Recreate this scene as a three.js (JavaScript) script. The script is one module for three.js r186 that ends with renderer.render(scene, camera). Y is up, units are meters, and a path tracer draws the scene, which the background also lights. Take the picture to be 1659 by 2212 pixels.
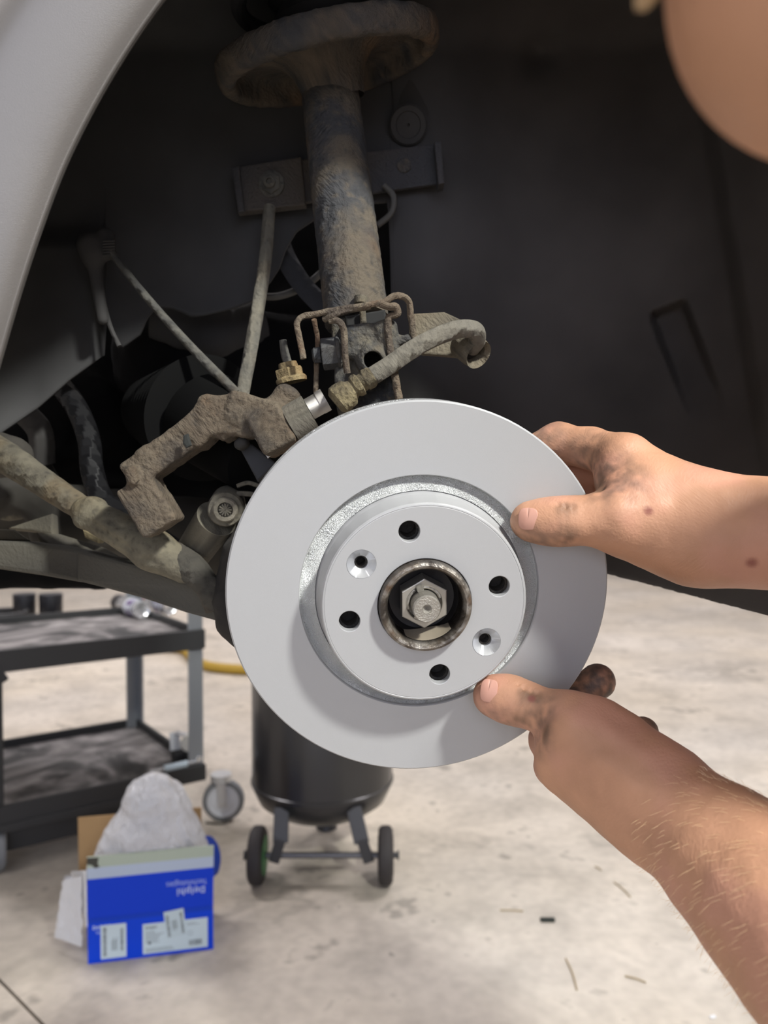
import * as THREE from 'three';
import { RectAreaLightUniformsLib } from 'three/addons/lights/RectAreaLightUniformsLib.js';
import { RoundedBoxGeometry } from 'three/addons/geometries/RoundedBoxGeometry.js';
import { mergeGeometries, mergeVertices, toCreasedNormals } from 'three/addons/utils/BufferGeometryUtils.js';
import { ImprovedNoise } from 'three/addons/math/ImprovedNoise.js';

// ---------------------------------------------------------------- camera, light, exposure
const F = 1660, CX = 829.5, CY = 1106, EYE = 1.075, PITCH = -0.0259;
const scene = new THREE.Scene();
const camera = new THREE.PerspectiveCamera(2 * Math.atan(CY / F) * 180 / Math.PI, 1659 / 2212, 0.02, 60);
camera.position.set(0, EYE, 0);
camera.rotation.x = PITCH;
camera.focus = 0.56;
camera.userData.fStop = 6.0;
const renderer = new THREE.WebGLRenderer();
renderer.toneMapping = THREE.LinearToneMapping;
renderer.toneMappingExposure = 1.0;
renderer.shadowMap.enabled = true;
scene.background = new THREE.Color().setRGB(2.15, 2.25, 2.7);   // overcast daylight, enters by the open roller door only
RectAreaLightUniformsLib.init();
const KEY_POS = [1.226, 2.67, 0.79], KEY_SIZE = 0.2, KEY_POWER = 800, KEY_COLOR = [1, 1, 0.95];
const PANEL_POWER = 30, PANEL_COLOR = [1, 0.95, 0.985];
const PANELS = [[-2.6, 1.4, 0.35], [2.6, 1.4, 0.15], [-2.6, -3.2, 1], [2.6, -3.2, 1], [-2.6, -6.6, 1], [2.6, -6.6, 1], [0, -9.8, 1]];

// ---------------------------------------------------------------- helpers
const V = (x, y, z) => new THREE.Vector3(x, y, z);
const CP = Math.cos(PITCH), SP = Math.sin(PITCH);
function cam(x, y, z) { return V(x, EYE + y * CP - z * SP, y * SP + z * CP); }       // camera space to world
function at(px, py, d) { return cam((px - CX) / F * d, -(py - CY) / F * d, -d); }    // a measured image point at a real distance
const A = (list) => list.map(([x, y, d]) => at(x, y, d));
function onFloor(px, py, h = 0) { const r = at(px, py, 1).sub(camera.position); return camera.position.clone().addScaledVector(r, (h - EYE) / r.y); }
const P = (n, d) => n * d / F;                                                       // pixels at a distance to metres
function mulberry(a) { return () => { a |= 0; a = a + 0x6D2B79F5 | 0; let t = Math.imul(a ^ a >>> 15, 1 | a); t = t + Math.imul(t ^ t >>> 7, 61 | t) ^ t; return ((t ^ t >>> 14) >>> 0) / 4294967296; }; }
const rnd = mulberry(77);
const IN = new ImprovedNoise();
const n3 = (x, y, z) => IN.noise(x, y, z);
function fbm(x, y, z, o = 4) { let s = 0, a = 0.5, f = 1; for (let i = 0; i < o; i++) { s += a * n3(x * f + i * 7.3, y * f + i * 3.1, z * f + i * 5.7); a *= 0.5; f *= 2.03; } return s; }
const clamp = (x, a = 0, b = 1) => Math.min(b, Math.max(a, x));
const sstep = (a, b, x) => { const t = clamp((x - a) / (b - a)); return t * t * (3 - 2 * t); };
const lerp = (a, b, t) => a + (b - a) * t;
function pl(x, table) { if (x <= table[0][0]) return table[0][1]; for (let i = 1; i < table.length; i++) if (x <= table[i][0]) { const [a, b] = table[i - 1], [c, d] = table[i]; return lerp(b, d, (x - a) / (c - a)); } return table[table.length - 1][1]; }

const used = new Map(), origin = new WeakMap();
function numbered(n) { const k = used.get(n) || 0; used.set(n, k + 1); return k ? n + '_' + String(k).padStart(3, '0') : n; }
function tag(o, label, category, group) { o.userData.label = label; o.userData.category = category; if (group) o.userData.group = group; return o; }
function thing(name, label, category, base = V(0, 0, 0), group) {
  const o = new THREE.Group(); o.name = numbered(name); o.position.copy(base); origin.set(o, base.clone()); scene.add(o);
  return tag(o, label, category, group);
}
function part(parent, name, geo, m, label) {              // geometry comes in world coordinates
  const base = origin.get(parent) || V(0, 0, 0);
  const o = new THREE.Mesh(geo.clone().translate(-base.x, -base.y, -base.z), m);
  o.name = numbered(name); o.castShadow = o.receiveShadow = true; origin.set(o, base); parent.add(o);
  if (label) o.userData.label = label;
  return o;
}
function lone(name, geo, m, label, category, group) {     // a thing that is one mesh
  geo.computeBoundingBox(); const b = geo.boundingBox, c = V((b.min.x + b.max.x) / 2, b.min.y, (b.min.z + b.max.z) / 2);
  const o = new THREE.Mesh(geo.translate(-c.x, -c.y, -c.z), m); o.name = numbered(name); o.position.copy(c); o.castShadow = o.receiveShadow = true; scene.add(o);
  return tag(o, label, category, group);
}
function struct(name, geo, m, parent = scene) { const o = new THREE.Mesh(geo, m); o.name = numbered(name); o.castShadow = o.receiveShadow = true; if (parent === scene) o.userData.kind = 'structure'; parent.add(o); return o; }

// geometry helpers
function clean(g) { const o = new THREE.BufferGeometry(); const s = g.index ? g.toNonIndexed() : g; for (const k of ['position', 'normal', 'uv']) if (s.attributes[k]) o.setAttribute(k, s.attributes[k].clone()); if (!o.attributes.normal) o.computeVertexNormals(); if (!o.attributes.uv) o.setAttribute('uv', new THREE.BufferAttribute(new Float32Array(o.attributes.position.count * 2), 2)); return o; }
const merge = (list) => mergeGeometries(list.map(clean));
function boxUV(g0, s = 10) {                                // uv in units of 1/s metres, each triangle projected along its own main direction
  const g = g0.index ? g0.toNonIndexed() : g0, p = g.attributes.position, n = g.attributes.normal, uv = new Float32Array(p.count * 2);
  for (let i = 0; i < p.count; i += 3) {
    let ax = 0, ay = 0, az = 0; for (let k = i; k < i + 3; k++) { ax += n.getX(k); ay += n.getY(k); az += n.getZ(k); } ax = Math.abs(ax); ay = Math.abs(ay); az = Math.abs(az);
    for (let k = i; k < i + 3; k++) { const [u, v] = az >= ax && az >= ay ? [p.getX(k), p.getY(k)] : ax >= ay ? [p.getZ(k), p.getY(k)] : [p.getX(k), p.getZ(k)]; uv[2 * k] = u * s; uv[2 * k + 1] = v * s; }
  }
  g.setAttribute('uv', new THREE.BufferAttribute(uv, 2)); return g;
}
function paint(g, fn) { if (!g.attributes.normal) g.computeVertexNormals(); const p = g.attributes.position, n = g.attributes.normal, c = new Float32Array(p.count * 3), q = V(), m = V(); for (let i = 0; i < p.count; i++) { q.fromBufferAttribute(p, i); if (n) m.fromBufferAttribute(n, i); const k = fn(q, m); c.set(k, 3 * i); } g.setAttribute('color', new THREE.BufferAttribute(c, 3)); return g; }
const mixc = (a, b, t) => [lerp(a[0], b[0], t), lerp(a[1], b[1], t), lerp(a[2], b[2], t)];
function basisMatrix(o, x, y, z) { return new THREE.Matrix4().makeBasis(x, y, z).setPosition(o); }
function frameFrom(dir, hint = V(0, 1, 0)) { const z = dir.clone().normalize(); let x = hint.clone().cross(z); if (x.lengthSq() < 1e-6) x = V(1, 0, 0).cross(z); x.normalize(); return [x, z.clone().cross(x), z]; }
function rod(a, b, r0, r1 = r0, seg = 24) { const l = a.distanceTo(b), g = new THREE.CylinderGeometry(r1, r0, l, seg, 1); g.rotateX(Math.PI / 2); const [x, y, z] = frameFrom(b.clone().sub(a), V(0.3, 1, 0.2)); return g.applyMatrix4(basisMatrix(a.clone().lerp(b, 0.5), x, y, z)); }
function lathe(profile, o, axis, seg = 48, hint) { const g = new THREE.LatheGeometry(profile.map(([r, h]) => new THREE.Vector2(r, h)), seg); g.rotateX(Math.PI / 2); const [x, y, z] = frameFrom(axis, hint); return toCreasedNormals(g.applyMatrix4(basisMatrix(o, x, y, z)), 0.6); }
function obox(a, b, w, h, r = 0.002, up = V(0, 1, 0)) { const l = a.distanceTo(b), g = new RoundedBoxGeometry(w, h, l, 2, Math.min(r, w / 2.1, h / 2.1, l / 2.1)); const [x, y, z] = frameFrom(b.clone().sub(a), up); return g.applyMatrix4(basisMatrix(a.clone().lerp(b, 0.5), x, y, z)); }
function hexPrism(o, axis, r, h, hint) { const s = new THREE.Shape(); for (let i = 0; i < 6; i++) { const t = i * Math.PI / 3 + Math.PI / 6; i ? s.lineTo(r * Math.cos(t), r * Math.sin(t)) : s.moveTo(r * Math.cos(t), r * Math.sin(t)); } s.closePath(); const g = new THREE.ExtrudeGeometry(s, { depth: h - 0.002, bevelEnabled: true, bevelSize: 0.001, bevelThickness: 0.001, bevelSegments: 2 }); const [x, y, z] = frameFrom(axis, hint); return g.applyMatrix4(basisMatrix(o, x, y, z)); }
function sweep(pts, rad, { n = 60, m = 18, flat = 1, noise = 0, ns = 80, up = V(0, 1, 0), ring } = {}) {   // tube along a curve; rad may vary with t
  const curve = new THREE.CatmullRomCurve3(pts, false, 'centripetal'), R = typeof rad === 'function' ? rad : Array.isArray(rad) ? (t) => pl(t, rad.map((r, i) => [i / (rad.length - 1), r])) : () => rad;
  const pos = [], idx = [], uv = [];
  const fr = curve.computeFrenetFrames(n, false);
  for (let i = 0; i <= n; i++) {
    const t = i / n, c = curve.getPointAt(t), r = R(t);
    for (let j = 0; j <= m; j++) {
      const a = j / m * Math.PI * 2, k = ring ? ring(t, a) : 1;
      const q = c.clone().addScaledVector(fr.normals[i], Math.cos(a) * r * k).addScaledVector(fr.binormals[i], Math.sin(a) * r * k * flat);
      if (noise) { const dlt = noise * fbm(q.x * ns, q.y * ns, q.z * ns, 3), o = q.clone().sub(c).normalize(); if (j === m) q.copy(V(pos[3 * (i * (m + 1))], pos[3 * (i * (m + 1)) + 1], pos[3 * (i * (m + 1)) + 2])); else q.addScaledVector(o, dlt); }
      pos.push(q.x, q.y, q.z); uv.push(t * curve.getLength() * 10, a * r * 10);
    }
  }
  for (let i = 0; i < n; i++) for (let j = 0; j < m; j++) { const a = i * (m + 1) + j, b = a + m + 1; idx.push(a, a + 1, b, b, a + 1, b + 1); }
  for (const [i, s] of [[0, 1], [n, 0]]) { const c = curve.getPointAt(i / n), k = pos.length / 3; pos.push(c.x, c.y, c.z); uv.push(0, 0); for (let j = 0; j < m; j++) { const a = i * (m + 1) + j; s ? idx.push(k, a + 1, a) : idx.push(k, a, a + 1); } }
  const g = new THREE.BufferGeometry(); g.setAttribute('position', new THREE.Float32BufferAttribute(pos, 3)); g.setAttribute('uv', new THREE.Float32BufferAttribute(uv, 2)); g.setIndex(idx);
  return toCreasedNormals(g, 0.9);
}
function sheet(rows, thick = 0.003, away = V(0, 0, -1)) {   // grid of points, closed behind with a second skin
  const n = rows.length, m = rows[0].length, pos = [], idx = [], uv = [];
  for (const s of [0, 1]) for (let i = 0; i < n; i++) for (let j = 0; j < m; j++) { const q = rows[i][j].clone().addScaledVector(away, s * thick); pos.push(q.x, q.y, q.z); uv.push(q.x * 10, q.y * 10); }
  const k = n * m, quad = (a, b, c, d) => idx.push(a, b, c, c, b, d);
  for (let i = 0; i < n - 1; i++) for (let j = 0; j < m - 1; j++) { const a = i * m + j; quad(a, a + m, a + 1, a + m + 1); quad(k + a, k + a + 1, k + a + m, k + a + m + 1); }
  for (let j = 0; j < m - 1; j++) { quad(j, j + 1, k + j, k + j + 1); const a = (n - 1) * m + j; quad(a, k + a, a + 1, k + a + 1); }
  for (let i = 0; i < n - 1; i++) { const a = i * m; quad(a, k + a, a + m, k + a + m); const b = a + m - 1; quad(b, b + m, k + b, k + b + m); }
  const g = new THREE.BufferGeometry(); g.setAttribute('position', new THREE.Float32BufferAttribute(pos, 3)); g.setAttribute('uv', new THREE.Float32BufferAttribute(uv, 2)); g.setIndex(idx); g.computeVertexNormals(); return g;
}
function plate(pts, thick, bevel = 0.0015, dir) {           // outline of real points, extruded along its own normal
  const w = A(pts), c = w.reduce((s, q) => s.add(q), V()).multiplyScalar(1 / w.length), nrm = V();
  for (let i = 0; i < w.length; i++) nrm.add(w[i].clone().sub(c).cross(w[(i + 1) % w.length].clone().sub(c)));
  nrm.normalize(); if (nrm.dot(camera.position.clone().sub(c)) < 0) nrm.negate();
  const x = V(1, 0, 0).addScaledVector(nrm, -nrm.x).normalize(), y = nrm.clone().cross(x);
  const s = new THREE.Shape(w.map((q) => { const d = q.clone().sub(c); return new THREE.Vector2(d.dot(x), d.dot(y)); }));
  const g = new THREE.ExtrudeGeometry(s, { depth: thick - 2 * bevel, bevelEnabled: bevel > 0, bevelSize: bevel, bevelThickness: bevel, bevelOffset: -bevel, bevelSegments: 2 }); g.translate(0, 0, -thick + bevel);
  return g.applyMatrix4(basisMatrix(c, x, y, nrm));
}
// signed distance modelling: list of shapes in world metres, joined with a smooth minimum, meshed with surface nets
function cone(a, b, ra, rb, k = 0.006) { return { a, b, ra, rb, k, R: Math.max(ra, rb) }; }
function blk(a, b, w, h, r = 0.004, up = V(0, 1, 0), k = 0.004) { const [x, y, z] = frameFrom(b.clone().sub(a), up); return { box: true, c: a.clone().lerp(b, 0.5), x, y, z, h: V(w / 2 - r, h / 2 - r, a.distanceTo(b) / 2 - r), r, k, R: Math.max(w, h), a, b }; }
function field(prims, cell, { noise = 0, ns = 90, dents = [], pits = 0, cut } = {}) {
  const bb = new THREE.Box3(); for (const p of prims) { if (p.sub) continue; bb.expandByPoint(p.a.clone().addScalar(p.R + 0.01)); bb.expandByPoint(p.a.clone().addScalar(-p.R - 0.01)); bb.expandByPoint(p.b.clone().addScalar(p.R + 0.01)); bb.expandByPoint(p.b.clone().addScalar(-p.R - 0.01)); }
  if (cut) bb.intersect(cut);
  const o = bb.min, N = [0, 1, 2].map((i) => Math.ceil((bb.max.getComponent(i) - o.getComponent(i)) / cell) + 2), [nx, ny, nz] = N, D = new Float32Array(nx * ny * nz).fill(0.05);
  for (const p of prims) {
    const lo = [], hi = [], pad = p.R + Math.max(p.k * 1.5, 0.012);
    for (let i = 0; i < 3; i++) { const a = Math.min(p.a.getComponent(i), p.b.getComponent(i)) - pad, b = Math.max(p.a.getComponent(i), p.b.getComponent(i)) + pad; lo[i] = Math.max(0, Math.floor((a - o.getComponent(i)) / cell)); hi[i] = Math.min(N[i] - 1, Math.ceil((b - o.getComponent(i)) / cell)); }
    const ab = p.b.clone().sub(p.a), L2 = Math.max(ab.lengthSq(), 1e-9);
    for (let z = lo[2]; z <= hi[2]; z++) for (let y = lo[1]; y <= hi[1]; y++) for (let x = lo[0]; x <= hi[0]; x++) {
      const X = o.x + x * cell, Y = o.y + y * cell, Z = o.z + z * cell; let d;
      if (p.box) {
        const dx = X - p.c.x, dy = Y - p.c.y, dz = Z - p.c.z;
        const qx = Math.abs(dx * p.x.x + dy * p.x.y + dz * p.x.z) - p.h.x, qy = Math.abs(dx * p.y.x + dy * p.y.y + dz * p.y.z) - p.h.y, qz = Math.abs(dx * p.z.x + dy * p.z.y + dz * p.z.z) - p.h.z;
        d = Math.hypot(Math.max(qx, 0), Math.max(qy, 0), Math.max(qz, 0)) + Math.min(Math.max(qx, qy, qz), 0) - p.r;
      } else { const t = clamp(((X - p.a.x) * ab.x + (Y - p.a.y) * ab.y + (Z - p.a.z) * ab.z) / L2); d = Math.hypot(X - p.a.x - ab.x * t, Y - p.a.y - ab.y * t, Z - p.a.z - ab.z * t) - lerp(p.ra, p.rb, t); }
      const i = x + nx * (y + ny * z), e = D[i];
      if (p.sub) { const h = Math.max(p.k - Math.abs(-d - e), 0) / p.k; D[i] = Math.max(e, -d) + h * h * p.k * 0.25; }
      else { const h = Math.max(p.k - Math.abs(d - e), 0) / p.k; D[i] = Math.min(d, e) - h * h * p.k * 0.25; }
    }
  }
  for (const q of dents) {
    const ab = q.b.clone().sub(q.a), L2 = Math.max(ab.lengthSq(), 1e-9), lo = [], hi = [], pad = q.r * 2.6;
    for (let i = 0; i < 3; i++) { const a = Math.min(q.a.getComponent(i), q.b.getComponent(i)) - pad, b = Math.max(q.a.getComponent(i), q.b.getComponent(i)) + pad; lo[i] = Math.max(0, Math.floor((a - o.getComponent(i)) / cell)); hi[i] = Math.min(N[i] - 1, Math.ceil((b - o.getComponent(i)) / cell)); }
    for (let z = lo[2]; z <= hi[2]; z++) for (let y = lo[1]; y <= hi[1]; y++) for (let x = lo[0]; x <= hi[0]; x++) {
      const X = o.x + x * cell, Y = o.y + y * cell, Z = o.z + z * cell, t = clamp(((X - q.a.x) * ab.x + (Y - q.a.y) * ab.y + (Z - q.a.z) * ab.z) / L2), d = Math.hypot(X - q.a.x - ab.x * t, Y - q.a.y - ab.y * t, Z - q.a.z - ab.z * t);
      D[x + nx * (y + ny * z)] += q.amp * Math.exp(-d * d / (q.r * q.r));
    }
  }
  if (noise) for (let z = 0, i = 0; z < nz; z++) for (let y = 0; y < ny; y++) for (let x = 0; x < nx; x++, i++) if (Math.abs(D[i]) < 0.012) { const X = (o.x + x * cell) * ns, Y = (o.y + y * cell) * ns, Z = (o.z + z * cell) * ns; D[i] += noise * fbm(X, Y, Z, 3) + (pits ? pits * Math.max(0, n3(X * 2.2, Y * 2.2, Z * 2.2) - 0.3) : 0); }
  // surface nets
  const id = new Int32Array(nx * ny * nz).fill(-1), pos = [], idx = [], st = [1, nx, nx * ny];
  for (let z = 0; z < nz - 1; z++) for (let y = 0; y < ny - 1; y++) for (let x = 0; x < nx - 1; x++) {
    const i = x + nx * (y + ny * z); let sx = 0, sy = 0, sz = 0, c = 0;
    for (let e = 0; e < 12; e++) {
      const ax = e >> 2, u = e & 1, v = (e >> 1) & 1, b = [0, 0, 0]; b[(ax + 1) % 3] = u; b[(ax + 2) % 3] = v;
      const j = i + b[0] + b[1] * st[1] + b[2] * st[2], d0 = D[j], d1 = D[j + st[ax]];
      if ((d0 < 0) !== (d1 < 0)) { const t = d0 / (d0 - d1); b[ax] += t; sx += b[0]; sy += b[1]; sz += b[2]; c++; }
    }
    if (c) { id[i] = pos.length / 3; pos.push(o.x + (x + sx / c) * cell, o.y + (y + sy / c) * cell, o.z + (z + sz / c) * cell); }
  }
  for (let z = 1; z < nz - 1; z++) for (let y = 1; y < ny - 1; y++) for (let x = 1; x < nx - 1; x++) {
    const i = x + nx * (y + ny * z);
    for (let ax = 0; ax < 3; ax++) {
      const s0 = D[i] < 0, s1 = D[i + st[ax]] < 0; if (s0 === s1) continue;
      const u = st[(ax + 1) % 3], v = st[(ax + 2) % 3], a = id[i - u - v], b = id[i - v], c = id[i - u], d = id[i];
      if (a < 0 || b < 0 || c < 0 || d < 0) continue;
      s0 ? idx.push(a, b, c, c, b, d) : idx.push(a, c, b, c, d, b);
    }
  }
  const g = new THREE.BufferGeometry(); g.setAttribute('position', new THREE.Float32BufferAttribute(pos, 3)); g.setIndex(idx); g.computeVertexNormals(); const r = boxUV(g); r.userData.shared = g; return r;
}

// ---------------------------------------------------------------- textures and materials
function noiseTex(size, fn, srgb = false, rep = 1) {
  const d = new Uint8Array(size * size * 4);
  for (let y = 0; y < size; y++) for (let x = 0; x < size; x++) { const c = fn(x / size, y / size), i = 4 * (y * size + x); for (let k = 0; k < 3; k++) d[i + k] = clamp(Array.isArray(c) ? c[k] : c) * 255; d[i + 3] = 255; }
  const t = new THREE.DataTexture(d, size, size); t.wrapS = t.wrapT = THREE.RepeatWrapping; t.magFilter = THREE.LinearFilter; t.minFilter = THREE.LinearMipmapLinearFilter; t.generateMipmaps = true; if (srgb) t.colorSpace = THREE.SRGBColorSpace; t.repeat.set(rep, rep); t.needsUpdate = true; return t;
}
function tileFbm(u, v, f, o, s = 0) { const a = u * Math.PI * 2, b = v * Math.PI * 2, k = f / (Math.PI * 2); return fbm(Math.cos(a) * k + s, Math.sin(a) * k + Math.cos(b) * k * 0.83 + s * 2, Math.sin(b) * k - s, o); }
const grainTex = noiseTex(512, (u, v) => 0.5 + 0.9 * tileFbm(u, v, 34, 4, 3) + 0.25 * (rnd() - 0.5));
const castTex = noiseTex(512, (u, v) => 0.5 + 1.3 * tileFbm(u, v, 70, 3, 9));
const fineTex = noiseTex(512, () => 0.5 + 0.5 * (rnd() - 0.5));
const crinkleTex = noiseTex(512, (u, v) => clamp(1 - 2.6 * Math.abs(tileFbm(u, v, 9, 3, 17)) - 0.5 * Math.abs(tileFbm(u, v, 26, 2, 5)), 0, 1));
const skinTex = noiseTex(512, (u, v) => 0.5 + 0.8 * tileFbm(u, v, 60, 3, 21) + 0.18 * (rnd() - 0.5));
const M = (o) => new THREE.MeshStandardMaterial(o), MP = (o) => new THREE.MeshPhysicalMaterial(o);
const lin = (r, g, b) => new THREE.Color().setRGB(r, g, b);
const rustM = M({ vertexColors: true, roughness: 0.9, metalness: 0.0, bumpMap: grainTex, bumpScale: 0.0012 });
const dustM = M({ vertexColors: true, roughness: 0.95, metalness: 0.0, bumpMap: grainTex, bumpScale: 0.0006 });
const linerM = M({ color: lin(0.05, 0.046, 0.043), roughness: 0.85, bumpMap: fineTex, bumpScale: 0.0004 });
const blackM = M({ color: lin(0.012, 0.012, 0.013), roughness: 0.75 });
const rubberM = M({ color: lin(0.022, 0.022, 0.024), roughness: 0.42 });
const steelM = M({ color: lin(0.55, 0.53, 0.5), metalness: 0.85, roughness: 0.38, bumpMap: fineTex, bumpScale: 0.0002 });
const zincM = M({ color: lin(0.62, 0.63, 0.64), metalness: 0.6, roughness: 0.4 });
const RUST = [[0.10, 0.068, 0.042], [0.17, 0.13, 0.085], [0.05, 0.042, 0.036], [0.2, 0.1, 0.045]];
function rusty(g, pal = RUST, s = 55, post = (p, c) => c) { return boxUV(paint(g.userData.shared || g, (p) => { const a = fbm(p.x * s, p.y * s, p.z * s, 4), b = fbm(p.x * s * 0.4 + 9, p.y * s * 0.4, p.z * s * 0.4 - 4, 3); let c = mixc(pal[0], pal[1], sstep(-0.2, 0.35, a)), f = fbm(p.x * s * 5, p.y * s * 5, p.z * s * 5, 2); c = mixc(c, pal[2], sstep(0.02, 0.3, b)); c = mixc(c, pal[3], 0.8 * sstep(0.12, 0.34, -b)); c = f > 0 ? mixc(c, pal[1], 0.7 * sstep(0.05, 0.4, f)) : mixc(c, [pal[2][0] * 0.6, pal[2][1] * 0.6, pal[2][2] * 0.6], 0.7 * sstep(0.05, 0.4, -f)); return post(p, c); })); }
const DUST = [[0.10, 0.09, 0.068], [0.15, 0.135, 0.1], [0.055, 0.05, 0.043], [0.13, 0.1, 0.06]];
const GREYD = [[0.085, 0.082, 0.072], [0.12, 0.113, 0.095], [0.05, 0.05, 0.05], [0.1, 0.08, 0.055]];
const BLUED = [[0.045, 0.047, 0.052], [0.1, 0.085, 0.065], [0.03, 0.032, 0.038], [0.12, 0.082, 0.05]];
const YELL = [[0.16, 0.13, 0.07], [0.22, 0.18, 0.1], [0.08, 0.065, 0.04], [0.25, 0.17, 0.06]];

// ---------------------------------------------------------------- the workshop
{
  const floorTex = noiseTex(1536, (u, v) => {
    const x = u * 9.2, y = v * 9.2, a = fbm(x * 0.9, y * 0.9, 2, 4), b = fbm(x * 5, y * 5, 11, 4), c = fbm(x * 30, y * 30, 5, 2), m = fbm(x * 1.6 + 2 * b, y * 3.2, 40, 4);
    let k = 0.765 + 0.13 * a + 0.15 * b + 0.1 * c + 0.06 * m - 0.2 * sstep(0.22, 0.42, b + 0.4 * c) - 0.24 * sstep(0.36, 0.5, c) - 0.1 * sstep(0.15, 0.4, m);
    const w = 0.5 + fbm(x * 1.3, y * 1.3, 21, 3);
    return [k, k * (0.965 - 0.02 * w), k * (0.915 - 0.055 * w)];
  }, true);
  const floorM = M({ map: floorTex, roughness: 0.62, bumpMap: grainTex, bumpScale: 0.0008 });
  const wallM = M({ color: lin(0.62, 0.61, 0.6), roughness: 0.9 }), ceilM = M({ color: lin(0.6, 0.6, 0.6), roughness: 0.9 });
  const X0 = -7, X1 = 7, Z0 = -13, Z1 = 4.2, H = 4.6;
  const box = (x0, y0, z0, x1, y1, z1) => new THREE.BoxGeometry(x1 - x0, y1 - y0, z1 - z0).translate((x0 + x1) / 2, (y0 + y1) / 2, (z0 + z1) / 2);
  const fl = struct('floor', box(X0, -0.3, Z0, X1, -0.012, Z1), M({ color: lin(0.06, 0.055, 0.05), roughness: 0.95 }));
  // two concrete slabs that meet in a saw-cut joint
  const a = onFloor(0, 2118), b = onFloor(92, 2212), d = b.clone().sub(a), far = a.clone().addScaledVector(d, -9 / d.length()), near = a.clone().addScaledVector(d, 9 / d.length()), nn = V(d.z, 0, -d.x).normalize();
  for (const s of [1, -1]) {
    const off = nn.clone().multiplyScalar(0.0035 * s), w = nn.clone().multiplyScalar(16 * s);
    const poly = [far.clone().add(off), near.clone().add(off), near.clone().add(w), far.clone().add(w)].map((q) => [q.x, q.z]);
    let out = poly;                                         // clip to the room
    for (const [ax, lim, sg] of [[0, X0, 1], [0, X1, -1], [1, Z0, 1], [1, Z1, -1]]) { const r = []; for (let i = 0; i < out.length; i++) { const p = out[i], q = out[(i + 1) % out.length], ip = (p[ax] - lim) * sg >= 0, iq = (q[ax] - lim) * sg >= 0; if (ip) r.push(p); if (ip !== iq) { const t = (lim - p[ax]) / (q[ax] - p[ax]); r.push([lerp(p[0], q[0], t), lerp(p[1], q[1], t)]); } } out = r; }
    const g = new THREE.ExtrudeGeometry(new THREE.Shape(out.map(([x, z]) => new THREE.Vector2(x, -z))), { depth: 0.012, bevelEnabled: false }).rotateX(-Math.PI / 2).translate(0, -0.012, 0);
    const p = g.attributes.position, uv = g.attributes.uv; for (let i = 0; i < p.count; i++) uv.setXY(i, p.getX(i) / 9.2 + 0.5, p.getZ(i) / 9.2 + 0.9);
    struct('concrete_slab', g, floorM, fl);
  }
  struct('wall_back', box(X0 - 0.2, 0, Z0 - 0.2, X1 + 0.2, H, Z0), wallM);
  const DW = 2.6, DH = 3.6;                                  // open roller door in the front wall, behind the camera
  const wf = struct('wall_front', box(X0 - 0.2, 0, Z1, -DW, H, Z1 + 0.2), wallM);
  struct('wall_pier', box(DW, 0, Z1, X1 + 0.2, H, Z1 + 0.2), wallM, wf); struct('door_lintel', box(-DW, DH, Z1, DW, H, Z1 + 0.2), wallM, wf);
  const dr = struct('door_1', new THREE.CylinderGeometry(0.2, 0.2, 2 * DW + 0.1, 32).rotateZ(Math.PI / 2).translate(0, DH + 0.25, Z1 - 0.22), ceilM);
  for (const x of [-DW, DW]) struct('door_rail', box(x - 0.05, 0, Z1 - 0.09, x + 0.05, DH + 0.1, Z1), ceilM, dr);
  struct('yard', box(-30, -0.35, Z1 + 0.21, 30, -0.05, 40), M({ color: lin(0.3, 0.3, 0.29), roughness: 0.95 }));
  struct('wall_left', box(X0 - 0.2, 0, Z0, X0, H, Z1), wallM);
  struct('wall_right', box(X1, 0, Z0, X1 + 0.2, H, Z1), wallM);
  struct('ceiling', box(X0 - 0.2, H, Z0 - 0.2, X1 + 0.2, H + 0.2, Z1 + 0.2), ceilM);
}
const glowM = M({ color: 0xffffff, emissive: lin(1, 0.98, 0.97), emissiveIntensity: 2 }), frameM = M({ color: lin(0.7, 0.7, 0.7), roughness: 0.5 });
const where = ['near the entrance on the left', 'near the entrance on the right', 'past the car on the left', 'past the car on the right', 'deep in the workshop on the left', 'deep in the workshop on the right', 'at the far end of the workshop'];
PANELS.forEach(([x, z, gain], i) => {
  const g = thing('ceiling_light', 'long white ceiling light panel ' + where[i], 'ceiling light', V(x, 4.54, z), 'ceiling light panels');
  part(g, 'housing', new RoundedBoxGeometry(1.5, 0.06, 0.7, 2, 0.01).translate(x, 4.57, z), frameM);
  part(g, 'diffuser', new THREE.BoxGeometry(1.42, 0.012, 0.62).translate(x, 4.537, z), glowM);
  const l = new THREE.RectAreaLight(new THREE.Color().setRGB(...PANEL_COLOR), PANEL_POWER * gain, 1.42, 0.62); l.position.set(x, 4.525, z); l.lookAt(x, 0, z); scene.add(l);
});
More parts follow.
